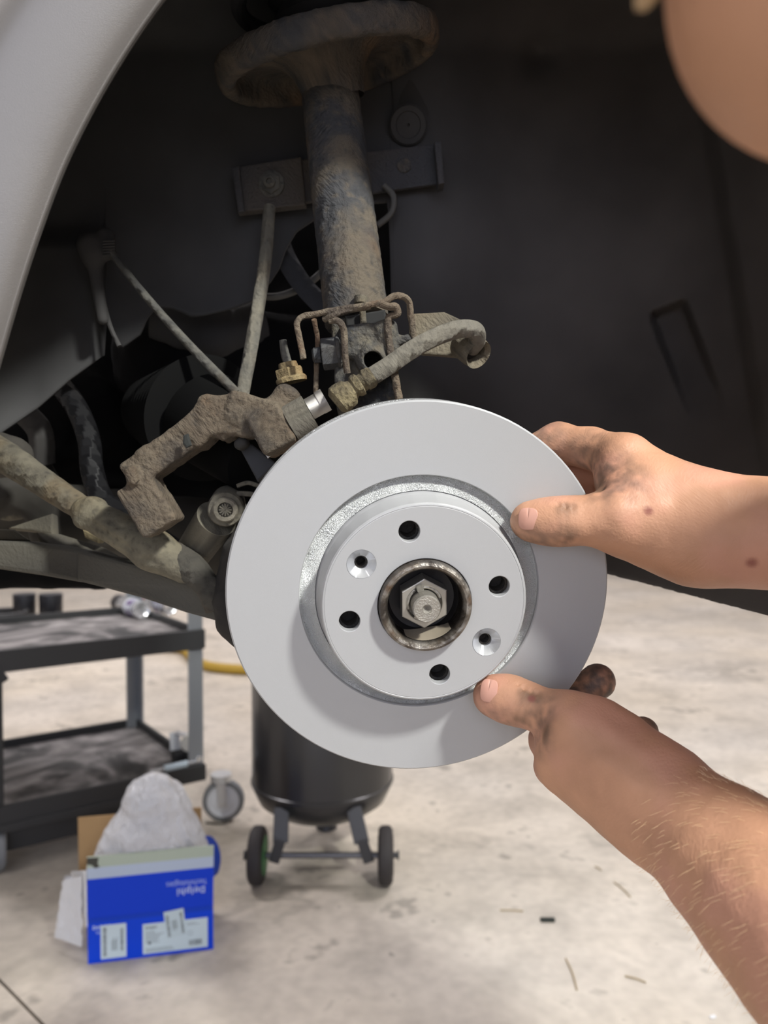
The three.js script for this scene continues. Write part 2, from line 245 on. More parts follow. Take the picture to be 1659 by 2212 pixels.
{
  const k = V(...KEY_POS), tgt = V(0.05, 1.0, -0.56), dir = tgt.clone().sub(k).normalize(), foot = V(k.x, 0, k.z + 0.12);
  const g = thing('work_light', 'square work floodlight on a tall black stand behind the camera', 'work light', foot);
  const [x, y, z] = frameFrom(dir), mt = basisMatrix(k, x, y, z);
  part(g, 'lamp_housing', new RoundedBoxGeometry(0.27, 0.27, 0.06, 3, 0.012).translate(0, 0, -0.045).applyMatrix4(mt), blackM);
  part(g, 'lens', new THREE.BoxGeometry(KEY_SIZE, KEY_SIZE, 0.006).translate(0, 0, -0.012).applyMatrix4(mt), glowM);
  part(g, 'pole', rod(foot.clone().setY(0.02), V(foot.x, k.y - 0.02, foot.z), 0.016), blackM);
  for (let i = 0; i < 3; i++) { const t = i * 2.1 + 0.3; part(g, 'leg', rod(V(foot.x, 0.5, foot.z), V(foot.x + 0.45 * Math.cos(t), 0.012, foot.z + 0.45 * Math.sin(t)), 0.012), blackM); }
  const l = new THREE.RectAreaLight(new THREE.Color().setRGB(...KEY_COLOR), KEY_POWER, KEY_SIZE, KEY_SIZE); l.position.copy(k); l.lookAt(tgt); scene.add(l);
}

// ---------------------------------------------------------------- the wheel axis: disc and hub share it
const DC = cam(0.0265, -0.0598, -0.5595);
const DN = cam(0.087, -0.2055, 0.9748).sub(camera.position).normalize();
const DX = V(0, 1, 0).cross(DN).normalize(), DY = DN.clone().cross(DX);
const DM = basisMatrix(DC, DX, DY, DN);                      // disc frame: x right, y up, z out of the friction face
const D3 = (x, y, z) => V(x, y, z).applyMatrix4(DM);
const ang = (r, deg, z = 0) => D3(r * Math.cos(deg * Math.PI / 180), r * Math.sin(deg * Math.PI / 180), z);
const HATZ = 0.0232, BOLTS = [103, 13.5, 283, 192.5], SCREWS = [146.5, 327.5];
const turned = (prof, seg = 128) => { const g = new THREE.LatheGeometry(prof.map(([r, z]) => new THREE.Vector2(r, z)), seg); g.rotateX(Math.PI / 2); return toCreasedNormals(g, 0.5).applyMatrix4(DM); };
{
  const disc = thing('brake_disc', 'new silver vented brake disc held up against the wheel hub by two hands', 'brake disc', DC.clone());
  const coatM = M({ color: lin(0.4, 0.404, 0.41), metalness: 0.2, roughness: 0.48, bumpMap: fineTex, bumpScale: 0.00006 });
  const edgeM = M({ color: lin(0.55, 0.56, 0.57), metalness: 0.5, roughness: 0.34, bumpMap: castTex, bumpScale: 0.0008 });
  const castM = M({ color: lin(0.9, 0.92, 0.91), metalness: 0.3, roughness: 0.34, bumpMap: castTex, bumpScale: 0.0022 });
  const polar = (g, s = 18) => { const p = g.attributes.position, uv = g.attributes.uv, q = V(), inv = DM.clone().invert(); for (let i = 0; i < p.count; i++) { q.fromBufferAttribute(p, i).applyMatrix4(inv); uv.setXY(i, q.x * s, q.y * s + q.z * s * 0.7); } return g; };
  const R = 0.1402;
  part(disc, 'friction_ring', polar(turned([[0.0882, -0.0085], [0.0876, -0.001], [0.0882, 0], [R - 0.0012, 0], [R, -0.0012], [R, -0.0085], [0.0882, -0.0085]])), coatM, 'smooth satin grey outer friction ring');
  part(disc, 'inner_friction_ring', polar(turned([[0.088, -0.0265], [R - 0.0004, -0.0265], [R - 0.0004, -0.0175], [0.088, -0.0175], [0.088, -0.0265]])), edgeM);
  const vanes = []; for (let i = 0; i < 44; i++) { const t = i / 44 * 360; vanes.push(obox(ang(0.089, t, -0.013), ang(R - 0.004, t, -0.013), 0.0042, 0.0092, 0.001, DN)); }
  part(disc, 'cooling_vanes', boxUV(merge(vanes)), edgeM).userData.kind = 'stuff';
  // as-cast groove with a real rough relief
  const prof = []; for (let i = 0; i <= 26; i++) { const t = i / 26; prof.push([lerp(0.0884, 0.0765, t), t < 0.1 ? -0.0005 - 0.0055 * Math.sin(t / 0.1 * Math.PI / 2) : lerp(-0.006, -0.0018, ((t - 0.1) / 0.9) ** 1.35)]); }
  const gv = new THREE.LatheGeometry(prof.map(([r, z]) => new THREE.Vector2(r, z)), 720); gv.rotateX(Math.PI / 2);
  { const p = gv.attributes.position; for (let i = 0; i < p.count; i++) { const x = p.getX(i), y = p.getY(i), r = Math.hypot(x, y), e = sstep(0.0764, 0.0775, r) * (1 - sstep(0.0874, 0.0884, r)); p.setZ(i, p.getZ(i) + e * 0.0009 * fbm(x * 900, y * 900, p.getZ(i) * 900, 3)); } }
  gv.computeVertexNormals(); part(disc, 'cast_groove', polar(gv.applyMatrix4(DM), 30), castM, 'sparkling rough cast groove around the hat');
  const hat = part(disc, 'hat', polar(turned([[0.077, -0.0035], [0.0752, -0.0015], [0.0742, 0.0015], [0.0724, HATZ - 0.0014], [0.0714, HATZ - 0.0002], [0.0706, HATZ], [0.0700, HATZ - 0.0004], [0.0700, HATZ - 0.0065], [0.064, HATZ - 0.009], [0.0655, -0.004], [0.077, -0.0085]])), coatM);
  const s = new THREE.Shape(); s.absarc(0, 0, 0.0703, 0, Math.PI * 2);
  const hole = (x, y, r) => { const h = new THREE.Path(); h.absarc(x, y, r, 0, Math.PI * 2, true); s.holes.push(h); };
  hole(0, 0, 0.0331);
  const c2 = (r, d) => [r * Math.cos(d * Math.PI / 180), r * Math.sin(d * Math.PI / 180)];
  for (const d of BOLTS) hole(...c2(0.0538, d), 0.0074);
  for (const d of SCREWS) hole(...c2(0.0535, d), 0.0099);
  const face = new THREE.ExtrudeGeometry(s, { depth: 0.0055, bevelEnabled: true, bevelSize: 0.0005, bevelThickness: 0.0005, bevelOffset: -0.0005, bevelSegments: 2, curveSegments: 72 }).translate(0, 0, HATZ - 0.006);
  part(disc, 'hat_face', polar(face.applyMatrix4(DM)), coatM);
  const sinkM = M({ color: lin(0.58, 0.59, 0.6), metalness: 0.7, roughness: 0.33 });
  for (const d of SCREWS) part(disc, 'countersink', lathe([[0.0101, 0.0002], [0.0098, -0.0002], [0.0047, -0.0052], [0.0045, -0.009], [0.0052, -0.009]], ang(0.0535, d, HATZ), DN, 40), sinkM, 'bright countersunk screw hole');
}

// ---------------------------------------------------------------- the car
const car = thing('car', 'silver car raised with its wheel off, showing rusty suspension inside the wheel arch', 'car', V(0, 0.93, -0.9));
const C = (name, geo, m, label, parent = car) => part(parent, name, geo, m, label);
{ // hub
  const hubM = rustM, HUB = [[0.13, 0.105, 0.08], [0.3, 0.28, 0.25], [0.06, 0.05, 0.042], [0.13, 0.075, 0.04]];
  const hub = C('wheel_hub', rusty(turned([[0.0645, HATZ - 0.0075], [0.0645, HATZ - 0.016], [0.04, HATZ - 0.022], [0.036, -0.05]], 96), [[0.04, 0.035, 0.03], [0.06, 0.05, 0.04], [0.02, 0.02, 0.02], [0.06, 0.035, 0.02]]), hubM);
  C('flange_face', rusty((() => { const s = new THREE.Shape(); s.absarc(0, 0, 0.064, 0, Math.PI * 2); const put = (r, d, q) => { const h = new THREE.Path(); h.absarc(r * Math.cos(d * Math.PI / 180), r * Math.sin(d * Math.PI / 180), q, 0, Math.PI * 2, true); s.holes.push(h); }; for (const d of BOLTS) put(0.0538, d, 0.0058); for (const d of SCREWS) put(0.0535, d, 0.0034); const h = new THREE.Path(); h.absarc(0, 0, 0.029, 0, Math.PI * 2, true); s.holes.push(h); return new THREE.ExtrudeGeometry(s, { depth: 0.006, bevelEnabled: false, curveSegments: 40 }).translate(0, 0, HATZ - 0.0135).applyMatrix4(DM); })(), [[0.03, 0.027, 0.024], [0.05, 0.04, 0.03], [0.015, 0.015, 0.015], [0.05, 0.03, 0.02]]), hubM, null, hub);
  for (const d of BOLTS) C('threaded_hole', lathe(Array.from({ length: 15 }, (_, i) => [0.0056 + (i % 2) * 0.0006, -i * 0.0009]), ang(0.0538, d, HATZ - 0.0078), DN, 24), M({ color: lin(0.05, 0.045, 0.04), metalness: 0.6, roughness: 0.4 }), null, hub);
  C('hub_ring', rusty(turned([[0.0326, HATZ - 0.012], [0.0326, HATZ + 0.0045], [0.0318, HATZ + 0.0068], [0.0300, HATZ + 0.0078], [0.0284, HATZ + 0.0072], [0.0272, HATZ + 0.0052], [0.0262, HATZ + 0.0015], [0.0258, HATZ - 0.014]], 96), HUB, 130, (p, c) => { const r = Math.hypot(p.clone().sub(DC).dot(DX), p.clone().sub(DC).dot(DY)); return r < 0.0274 ? mixc(c, [0.02, 0.016, 0.014], sstep(0.0274, 0.0263, r)) : r > 0.0322 ? mixc(c, [0.03, 0.024, 0.02], 0.7) : c; }), M({ vertexColors: true, metalness: 0.55, roughness: 0.42, bumpMap: grainTex, bumpScale: 0.0006 }), 'worn steel centring ring with rust at the rim', hub);
  C('hub_cup', turned([[0.0258, HATZ - 0.012], [0.0235, HATZ - 0.017], [0.012, HATZ - 0.019], [0.001, HATZ - 0.019]], 64), M({ color: lin(0.022, 0.02, 0.02), roughness: 0.5, metalness: 0.4 }), 'black recessed cup inside the hub ring', hub);
  const nutM = M({ color: lin(0.36, 0.34, 0.3), metalness: 0.7, roughness: 0.42, bumpMap: grainTex, bumpScale: 0.0004 });
  const hexS = new THREE.Shape(); for (let i = 0; i < 6; i++) { const t = i * Math.PI / 3 + Math.PI / 6 + 0.03; hexS[i ? 'lineTo' : 'moveTo'](0.0183 * Math.cos(t), 0.0183 * Math.sin(t)); } hexS.closePath(); { const h = new THREE.Path(); h.absarc(0, 0, 0.0125, 0, Math.PI * 2, true); hexS.holes.push(h); }
  const nut = C('axle_nut', merge([new THREE.ExtrudeGeometry(hexS, { depth: 0.014, bevelEnabled: true, bevelSize: 0.0008, bevelThickness: 0.0008, bevelOffset: -0.0008, bevelSegments: 2, curveSegments: 40 }).translate(0, 0, HATZ - 0.0165).applyMatrix4(DM), turned([[0.0125, HATZ - 0.0045], [0.012, HATZ - 0.006], [0.0095, HATZ - 0.006], [0.0095, HATZ - 0.01]], 48)]), nutM, 'large steel hexagon nut', hub);
  const crown = []; for (const [a0, a1] of [[20, 95], [125, 200], [235, 330]]) { const p = []; for (let i = 0; i <= 12; i++) p.push(ang(0.0118, lerp(a0, a1, i / 12), HATZ - 0.003)); crown.push(sweep(p, 0.0013, { n: 24, m: 8 })); }
  C('locking_collar', merge(crown.concat([obox(ang(0.0095, 108, HATZ - 0.001), ang(0.0145, 108, HATZ - 0.001), 0.005, 0.0035, 0.001, DN)])), nutM, null, hub);
  C('axle_stub', turned([[0.0098, HATZ - 0.012], [0.0098, HATZ + 0.0095], [0.009, HATZ + 0.0108], [0.0035, HATZ + 0.0108], [0.003, HATZ + 0.0104], [0.0016, HATZ + 0.0085], [0.0002, HATZ + 0.008]], 64), nutM, 'turned end of the drive axle with a centre dimple', hub);
  C('dried_mud', (() => { const p = []; for (let i = 0; i <= 20; i++) { const a = lerp(238, 318, i / 20), w = Math.sin(i / 20 * Math.PI) * 0.6 + 0.12 * fbm(i * 0.9, 3, 1, 3); const row = []; for (let j = 0; j <= 6; j++) row.push(ang(lerp(0.0262, 0.0262 - 0.0085 * w, j / 6), a, lerp(HATZ + 0.001, HATZ - 0.011, j / 6))); p.push(row); } return sheet(p, 0.0006, DN.clone().negate()); })(), M({ color: lin(0.2, 0.17, 0.125), roughness: 0.95 }), 'grey patch of dried mud in the cup', hub);
}
{ // wheel arch liner: one bowl-shaped sheet with a cut-away lower edge
  const low = [[-700, 1500], [-60, 975], [0, 936], [82, 880], [150, 820], [226, 765], [228, 742], [216, 704], [230, 690], [262, 752], [303, 722], [316, 688], [330, 672], [345, 663], [372, 666], [396, 676], [412, 684], [440, 681], [500, 667], [545, 650], [583, 610], [604, 578], [616, 540], [640, 500], [700, 460], [790, 440], [838, 436], [842, 520], [850, 860], [884, 1060], [1000, 1160], [1200, 1205], [1312, 1240], [1480, 1283], [1659, 1330], [2400, 1560]];
  const depth = (x, y) => {
    let d = 0.765 + 0.05 * sstep(900, 1150, x) - 0.05 * sstep(700, 1300, y) * sstep(850, 900, x);
    const r = 0.36 * sstep(1380, 2250, x), l = 0.30 * sstep(90, -640, x), t = 0.38 * sstep(120, -520, y);
    d -= 0.29 * (1 - Math.exp(-1.25 / 0.29 * Math.cbrt(r ** 3 + l ** 3 + t ** 3)));
    d -= 0.018 * sstep(1485 + (y - 130) * 0.17, 1530 + (y - 130) * 0.17, x) + 0.02 * sstep(232, 205, x + (y - 600) * 0.03) * sstep(480, 540, y);
    d += 0.016 * Math.exp(-(((x - 1165) / 34) ** 2 + ((y - 118) / 38) ** 2));
    { const u = (x - 1455) * 0.93 + (y - 700) * -0.36, v = (x - 1455) * 0.36 + (y - 700) * 0.93; d += 0.02 * sstep(42, 34, Math.abs(u)) * sstep(-42, -30, v) * sstep(230, 60, v); }
    return d + 0.004 * fbm(x * 0.004, y * 0.004, 1, 3);
  };
  const xs = []; for (let x = -640; x <= 2330; x += (x < -60 || x > 1720) ? 24 : 6) xs.push(x);
  for (const k of [216, 228.5, 231, 839, 841]) xs.push(k); xs.sort((a, b) => a - b);
  const rows = []; const NR = 190;
  for (const x of xs) { const b = pl(x, low), j = x > 1290 ? 2.2 * n3(x * 0.31, 1, 2) : 0, row = []; for (let i = 0; i <= NR; i++) { const y = lerp(-560, b + j, i / NR); row.push(at(x, y, depth(x, y))); } rows.push(row); }
  const g = sheet(rows, 0.003, V(0, 0, -1));
  { const p = g.attributes.position, uv = g.attributes.uv; for (let i = 0; i < p.count; i++) uv.setXY(i, p.getX(i) * 12, p.getY(i) * 12); }
  const col = paint(g, (q) => { const k = 0.85 + 0.5 * fbm(q.x * 9, q.y * 9, q.z * 9, 4); const warm = sstep(-0.05, 0.2, q.x); return [0.07 * k * lerp(0.98, 1.0, warm), 0.068 * k * lerp(1, 0.92, warm), 0.069 * k * lerp(1, 0.84, warm)]; });
  const liner = C('wheel_arch_liner', col, M({ vertexColors: true, roughness: 0.88, bumpMap: fineTex, bumpScale: 0.0003 }), 'dark grey moulded plastic liner');
  // moulded round boss with its rivet, raised rib and sensor boss
  const bossM = M({ color: lin(0.045, 0.043, 0.042), roughness: 0.85 });
  C('liner_rivet', lathe([[0.019, -0.004], [0.019, 0.002], [0.017, 0.0045], [0.0125, 0.0045], [0.0115, 0.003], [0.006, 0.0045], [0.0015, 0.0048], [0.0012, 0.002], [0.0002, 0.002]], at(882, 270, 0.757), at(882, 270, 0.6).sub(at(882, 270, 0.757)), 40), bossM, null, liner);
  C('moulded_boss', field([cone(at(885, 205, 0.792), at(890, 270, 0.792), 0.028, 0.03, 0.01), cone(at(830, 225, 0.785), at(960, 300, 0.79), 0.016, 0.016, 0.012)], 0.003), M({ color: lin(0.055, 0.052, 0.05), roughness: 0.9 }), null, liner);
  C('sensor_boss', field([cone(at(196, 532, 0.715), at(201, 548, 0.715), 0.0125, 0.012, 0.006), cone(at(199, 545, 0.717), at(222, 690, 0.715), 0.0062, 0.0052, 0.008), cone(at(228, 512, 0.72), at(236, 545, 0.715), 0.009, 0.007, 0.006)], 0.0015), bossM, 'round moulded sensor boss with a stem', liner);
  const ribs = []; for (let i = 0; i < 6; i++) ribs.push(rod(at(222, 522 + i * 6, 0.704), at(248, 520 + i * 6, 0.706), 0.0011, 0.0011, 8)); C('grip_ribs', merge(ribs), bossM, null, liner);
  C('edge_rib', sweep(A([[216, 560, 0.725], [222, 640, 0.722], [240, 710, 0.719], [258, 748, 0.717]]), 0.0022, { n: 20, m: 8 }), bossM, null, liner);
  // dark mechanical mass behind the liner, with the tray below it
  const bay = C('engine_bay', field([blk(at(-520, 960, 1.02), at(860, 960, 1.02), P(600, 1.02), 0.14, 0.02, V(0, 0, 1)), blk(at(480, 620, 1.04), at(1000, 620, 1.04), P(620, 1.02), 0.14, 0.02, V(0, 0, 1)), blk(at(700, 1000, 1.04), at(1100, 1000, 1.04), P(360, 1.02), 0.14, 0.02, V(0, 0, 1)), cone(at(380, 780, 0.9), at(640, 790, 0.9), 0.07, 0.06, 0.03), cone(at(60, 960, 0.92), at(150, 900, 0.92), 0.05, 0.06, 0.03), cone(at(420, 720, 0.86), at(480, 740, 0.86), 0.03, 0.035, 0.02)], 0.011, { noise: 0.012, ns: 30 }), MP({ color: lin(0.005, 0.005, 0.0055), roughness: 0.9, specularIntensity: 0.2 }), 'black engine bay behind the liner');
  C('under_tray', plate([[-500, 1268, 0.99], [192, 1272, 0.99], [470, 1262, 0.99], [820, 1250, 0.99], [820, 1160, 0.99], [-500, 1160, 0.99]], 0.35), blackM, null, bay);
  C('grey_duct', sweep(A([[330, 690, 0.83], [470, 720, 0.84], [560, 700, 0.86]]), [0.02, 0.03, 0.028], { n: 30, m: 16, noise: 0.006, ns: 30 }), M({ color: lin(0.035, 0.034, 0.034), roughness: 0.85 }), null, bay);
  C('grey_duct', sweep(A([[40, 880, 0.8], [85, 930, 0.8], [92, 1000, 0.81]]), P(26, 0.8), { n: 30, m: 16 }), M({ color: lin(0.04, 0.038, 0.036), roughness: 0.85 }), null, bay);
  C('wiring_strap', sweep(A([[595, 470, 0.8], [610, 540, 0.79], [650, 610, 0.78], [705, 670, 0.77]]), P(22, 0.79), { n: 30, m: 12, flat: 0.35 }), M({ color: lin(0.035, 0.036, 0.04), roughness: 0.8 }), 'dark flat strap hanging behind the strut', bay);
  C('pale_cable', sweep(A([[560, 640, 0.8], [600, 640, 0.8], [650, 622, 0.8], [695, 588, 0.8], [730, 540, 0.8]]), P(8, 0.8), { n: 40, m: 12 }), rubGrey(), 'thin grey cable curving behind the strut', bay);
  C('pale_cable', sweep(A([[830, 400, 0.745], [850, 425, 0.745], [845, 460, 0.745], [815, 487, 0.745]]), P(7, 0.745), { n: 30, m: 12 }), rubGrey(), null, bay);
}
function rubGrey() { return M({ color: lin(0.1, 0.096, 0.088), roughness: 0.8 }); }
{ // silver front wing with a rolled arch lip
  const edge = [[-140, 1330], [-70, 1040], [0, 788], [63, 577], [126, 400], [160, 322], [215, 216], [280, 108], [345, 14], [420, -80], [560, -210], [760, -340], [1000, -410], [1300, -400], [1600, -270], [1850, -40], [2040, 260], [2160, 640], [2200, 1000]];
  const E = new THREE.CatmullRomCurve3(edge.map(([x, y]) => V(x, y, 0)), false, 'centripetal'), cx = 1020, cy = 760, rows = [];
  const ED = 0.47;
  for (let i = 0; i <= 220; i++) {
    const q = E.getPointAt(i / 220), dx = q.x - cx, dy = q.y - cy, l = Math.hypot(dx, dy), ux = dx / l, uy = dy / l, row = [];
    const add = (o, d) => row.push(at(q.x + ux * o, q.y + uy * o, d));
    add(7, ED + 0.03); add(3, ED + 0.02); add(0, ED + 0.008); add(-1, ED + 0.003); add(1, ED); add(5, ED - 0.0015); add(9, ED - 0.0022); add(13, ED - 0.0026);
    for (let j = 1; j <= 26; j++) { const t = j / 26, o = 13 + 820 * t ** 1.25; add(o, ED - 0.0026 - 0.03 * Math.sin(Math.min(1, t * 1.5) * Math.PI / 2) + 0.09 * sstep(0.35, 1, t)); }
    rows.push(row);
  }
  const flake = noiseTex(1024, () => 0.5 + 0.5 * (rnd() - 0.5)), g = sheet(rows.reverse(), 0.0012, V(0, 0, -1));
  { const p = g.attributes.position, uv = g.attributes.uv; for (let i = 0; i < p.count; i++) uv.setXY(i, p.getX(i) * 6, p.getY(i) * 6); }
  C('front_wing', g, MP({ color: lin(0.155, 0.145, 0.137), metalness: 0.5, roughness: 0.42, clearcoat: 0.5, clearcoatRoughness: 0.25, bumpMap: flake, bumpScale: 0.00012 }), 'silver metallic front wing around the wheel arch');
}
{ // suspension strut
  const top = at(712, 195, 0.69), bot = at(766, 650, 0.632), ax = top.clone().sub(bot).normalize();
  const strut = C('suspension_strut', rusty(sweep([bot.clone().addScaledVector(ax, -0.02), bot, bot.clone().lerp(top, 0.35), bot.clone().lerp(top, 0.7), top], [0.0262, 0.0262, 0.0262, 0.0258, 0.0255], { n: 160, m: 72, noise: 0.0011, ns: 170 }), [[0.044, 0.044, 0.046], [0.105, 0.086, 0.062], [0.032, 0.034, 0.038], [0.115, 0.078, 0.048]], 30), rustM, 'rust-flecked dark suspension strut tube');
  const r = at(707, 120, 1).sub(camera.position).normalize(), up = cam(-0.2, 0.98, 0).sub(camera.position); const p = up.addScaledVector(r, -up.dot(r)).normalize();
  const a = r.clone().multiplyScalar(Math.sin(0.26)).addScaledVector(p, Math.cos(0.26)), sc = at(707, 132, 0.68);
  const g = new THREE.LatheGeometry([[0.0262, -0.032], [0.029, -0.02], [0.033, -0.008], [0.04, 0.001], [0.05, 0.006], [0.064, 0.009], [0.076, 0.0095], [0.0815, 0.0075], [0.0835, 0.002], [0.0842, -0.006], [0.0858, -0.0098], [0.09, -0.0112], [0.0945, -0.0105], [0.0978, -0.0075], [0.099, -0.001], [0.0992, 0.006], [0.0975, 0.0108], [0.092, 0.0128], [0.08, 0.0122], [0.03, 0.0122], [0.004, 0.0122]].map(([x, y]) => new THREE.Vector2(x, y)), 160);
  { const q = g.attributes.position; for (let i = 0; i < q.count; i++) { const x = q.getX(i), y = q.getY(i), z = q.getZ(i), l = Math.hypot(x, z), t = Math.atan2(z, x), k = l > 0.04 ? 1 + 0.02 * Math.cos(3 * t + 1) : 1; const n = 0.0022 * fbm(x * 110, y * 110, z * 110, 4); q.setXYZ(i, x * k + n * x / l, y + n, z * k + n * z / l); } }
  g.rotateX(Math.PI / 2); const [fx, fy, fz] = frameFrom(a); g.computeVertexNormals();
  C('spring_seat', rusty(g.applyMatrix4(basisMatrix(sc, fx, fy, fz)), [[0.065, 0.055, 0.045], [0.12, 0.095, 0.07], [0.04, 0.042, 0.046], [0.15, 0.095, 0.055]], 40), rustM, 'rusty dished spring seat', strut);
  const coil = []; for (let i = 0; i <= 90; i++) { const t = i / 90 * 2.6 * Math.PI * 2; coil.push(sc.clone().addScaledVector(a, 0.022 + i / 90 * 0.13).addScaledVector(fx, 0.066 * Math.cos(t)).addScaledVector(fy, 0.066 * Math.sin(t))); }
  C('coil_spring', sweep(coil, 0.0068, { n: 200, m: 12 }), M({ color: lin(0.03, 0.03, 0.033), roughness: 0.7 }), null, strut);
  C('dust_boot', lathe(Array.from({ length: 21 }, (_, i) => [0.034 + (i % 2) * 0.007, 0.012 + i * 0.008]), sc, a, 40), M({ color: lin(0.025, 0.025, 0.027), roughness: 0.75 }), null, strut);
  // cross bracket bolted to the liner behind the strut
  const br = C('cross_bracket', rusty(merge([plate([[500, 362, 0.742], [650, 338, 0.742], [660, 442, 0.742], [514, 458, 0.742]], 0.012), plate([[500, 362, 0.735], [516, 357, 0.735], [527, 455, 0.735], [514, 459, 0.735]], 0.01), plate([[640, 345, 0.75], [940, 310, 0.75], [950, 396, 0.75], [800, 417, 0.75], [640, 440, 0.75]], 0.006), plate([[938, 306, 0.735], [954, 304, 0.735], [960, 395, 0.735], [947, 398, 0.735]], 0.02)]), [[0.055, 0.055, 0.06], [0.085, 0.07, 0.055], [0.04, 0.042, 0.048], [0.14, 0.085, 0.045]], 45), rustM, 'rusty flat cross bracket behind the strut');
  const b1 = at(587, 398, 0.741), n1 = V(-0.1, -0.1, 1).normalize();
  C('bracket_bolt', rusty(merge([lathe([[0.0125, 0], [0.0125, 0.002], [0.011, 0.003], [0.0002, 0.003]], b1, n1, 32), hexPrism(b1.clone().addScaledVector(n1, 0.002), n1, 0.009, 0.005), lathe([[0.0055, 0.006], [0.0055, 0.01], [0.003, 0.011], [0.0028, 0.008], [0.0002, 0.008]], b1, n1, 24)]), GREYD, 80), rustM, null, br);
  C('bracket_hole_plug', rusty(lathe([[0.0068, -0.001], [0.0068, 0.0012], [0.006, 0.0018], [0.0002, 0.0016]], at(873, 358, 0.749), n1, 32), BLUED, 80), rustM, null, br);
  // straight rods that meet behind the caliper mount
  C('drop_link', rusty(sweep(A([[582, 448, 0.73], [573, 560, 0.715], [553, 690, 0.70], [524, 852, 0.685]]), [0.0058, 0.006, 0.0062, 0.0058], { n: 80, m: 24, noise: 0.0003, ns: 200 }), [[0.14, 0.13, 0.105], [0.17, 0.155, 0.12], [0.11, 0.105, 0.09], [0.13, 0.11, 0.08]]), dustM, 'straight dusty grey link rod');
  C('sensor_cable', rusty(sweep(A([[236, 540, 0.708], [300, 622, 0.703], [400, 736, 0.692], [512, 850, 0.682]]), [0.0032, 0.0036, 0.004, 0.0042], { n: 60, m: 16 }), GREYD), dustM, 'thin grey sensor cable');
}
{ // steering knuckle and strut clamp
  const d0 = 0.612;
  const kn = C('steering_knuckle', rusty(field([
    blk(at(776, 700, d0 + 0.02), at(790, 900, d0 + 0.015), P(120, d0), 0.045, 0.004, V(0, 0, 1)),
    blk(at(735, 745, d0), at(860, 735, d0), P(70, d0), 0.03, 0.004, V(0, 0, 1)),
    cone(at(805, 778, d0 - 0.004), at(805, 778, d0 - 0.012), P(38, d0), P(36, d0), 0.004),
    blk(at(838, 700, d0 - 0.004), at(850, 860, d0 + 0.004), P(28, d0), 0.03, 0.003, V(0, 0, 1)),
    cone(at(830, 712, d0 - 0.012), at(834, 745, d0 - 0.012), P(20, d0), P(20, d0), 0.004),
    blk(at(872, 730, d0), at(878, 748, d0), P(30, d0), 0.03, 0.003, V(0, 0, 1)),
    Object.assign(cone(at(805, 778, d0 - 0.06), at(805, 778, d0 + 0.02), P(19, d0), P(19, d0), 0.002), { sub: true }),
  ], 0.0013, { noise: 0.0016, ns: 140, pits: 0.001 }), [[0.07, 0.066, 0.058], [0.125, 0.11, 0.08], [0.035, 0.036, 0.038], [0.13, 0.1, 0.06]], 60), rustM, 'grimy steering knuckle under the strut');
  const dk = M({ color: lin(0.02, 0.02, 0.02), roughness: 0.9 });
  C('clamp_slot', plate([[745, 682, 0.606], [832, 668, 0.606], [838, 706, 0.606], [750, 720, 0.606]], 0.004), dk, null, kn);
  const nx = at(640, 762, d0).sub(at(735, 752, d0)).normalize();
  C('clamp_bolt', rusty(merge([hexPrism(at(735, 762, d0 - 0.004), nx, P(31, d0), P(42, d0), V(0, 1, 0.3)), lathe([[P(30, d0), 0], [P(35, d0), P(3, d0)], [P(35, d0), P(9, d0)], [P(24, d0), P(12, d0)]], at(738, 760, d0 - 0.004), nx, 32), lathe([[P(17, d0), P(42, d0)], [P(17, d0), P(56, d0)], [P(12, d0), P(60, d0)], [0.0001, P(60, d0)]], at(735, 762, d0 - 0.004), nx, 24)]), [[0.05, 0.052, 0.056], [0.085, 0.08, 0.07], [0.035, 0.037, 0.042], [0.11, 0.09, 0.06]], 90), rustM, 'hexagon clamp nut and bolt end', kn);
  const wire = { noise: 0.0007, ns: 180, m: 14 };
  C('wire_clip', rusty(merge([
    sweep(A([[656, 775, 0.592], [648, 735, 0.592], [642, 697, 0.592], [652, 685, 0.592], [690, 677, 0.590], [735, 668, 0.588], [790, 660, 0.586], [832, 652, 0.586]]), 0.0024, { n: 90, ...wire }),
    sweep(A([[832, 652, 0.586], [850, 640, 0.586], [868, 640, 0.588], [882, 650, 0.59], [887, 680, 0.594], [896, 738, 0.6]]), 0.0026, { n: 60, ...wire }),
    sweep(A([[700, 690, 0.593], [720, 682, 0.588], [742, 672, 0.588], [800, 662, 0.588]]), 0.0026, { n: 40, ...wire }),
    sweep(A([[712, 692, 0.59], [732, 694, 0.588], [742, 712, 0.59], [745, 760, 0.592], [750, 806, 0.596]]), 0.0026, { n: 60, ...wire }),
    sweep(A([[822, 655, 0.586], [838, 662, 0.586], [856, 664, 0.587], [858, 678, 0.59], [842, 684, 0.592], [838, 712, 0.592], [846, 770, 0.592], [862, 862, 0.596]]), 0.003, { n: 90, ...wire }),
    sweep(A([[678, 690, 0.6], [686, 730, 0.61], [684, 780, 0.612], [682, 848, 0.615]]), 0.002, { n: 50, ...wire }),
  ]), [[0.12, 0.09, 0.062], [0.165, 0.135, 0.095], [0.065, 0.05, 0.038], [0.13, 0.075, 0.042]], 70), rustM, 'bent rusty wire spring clip', kn);
  C('bracket_screw', rusty(merge([rod(at(779, 640, 0.60), at(779, 655, 0.60), P(14, 0.6)), rod(at(783, 672, 0.602), at(786, 710, 0.602), P(7, 0.6))]), DUST), rustM, null, kn);
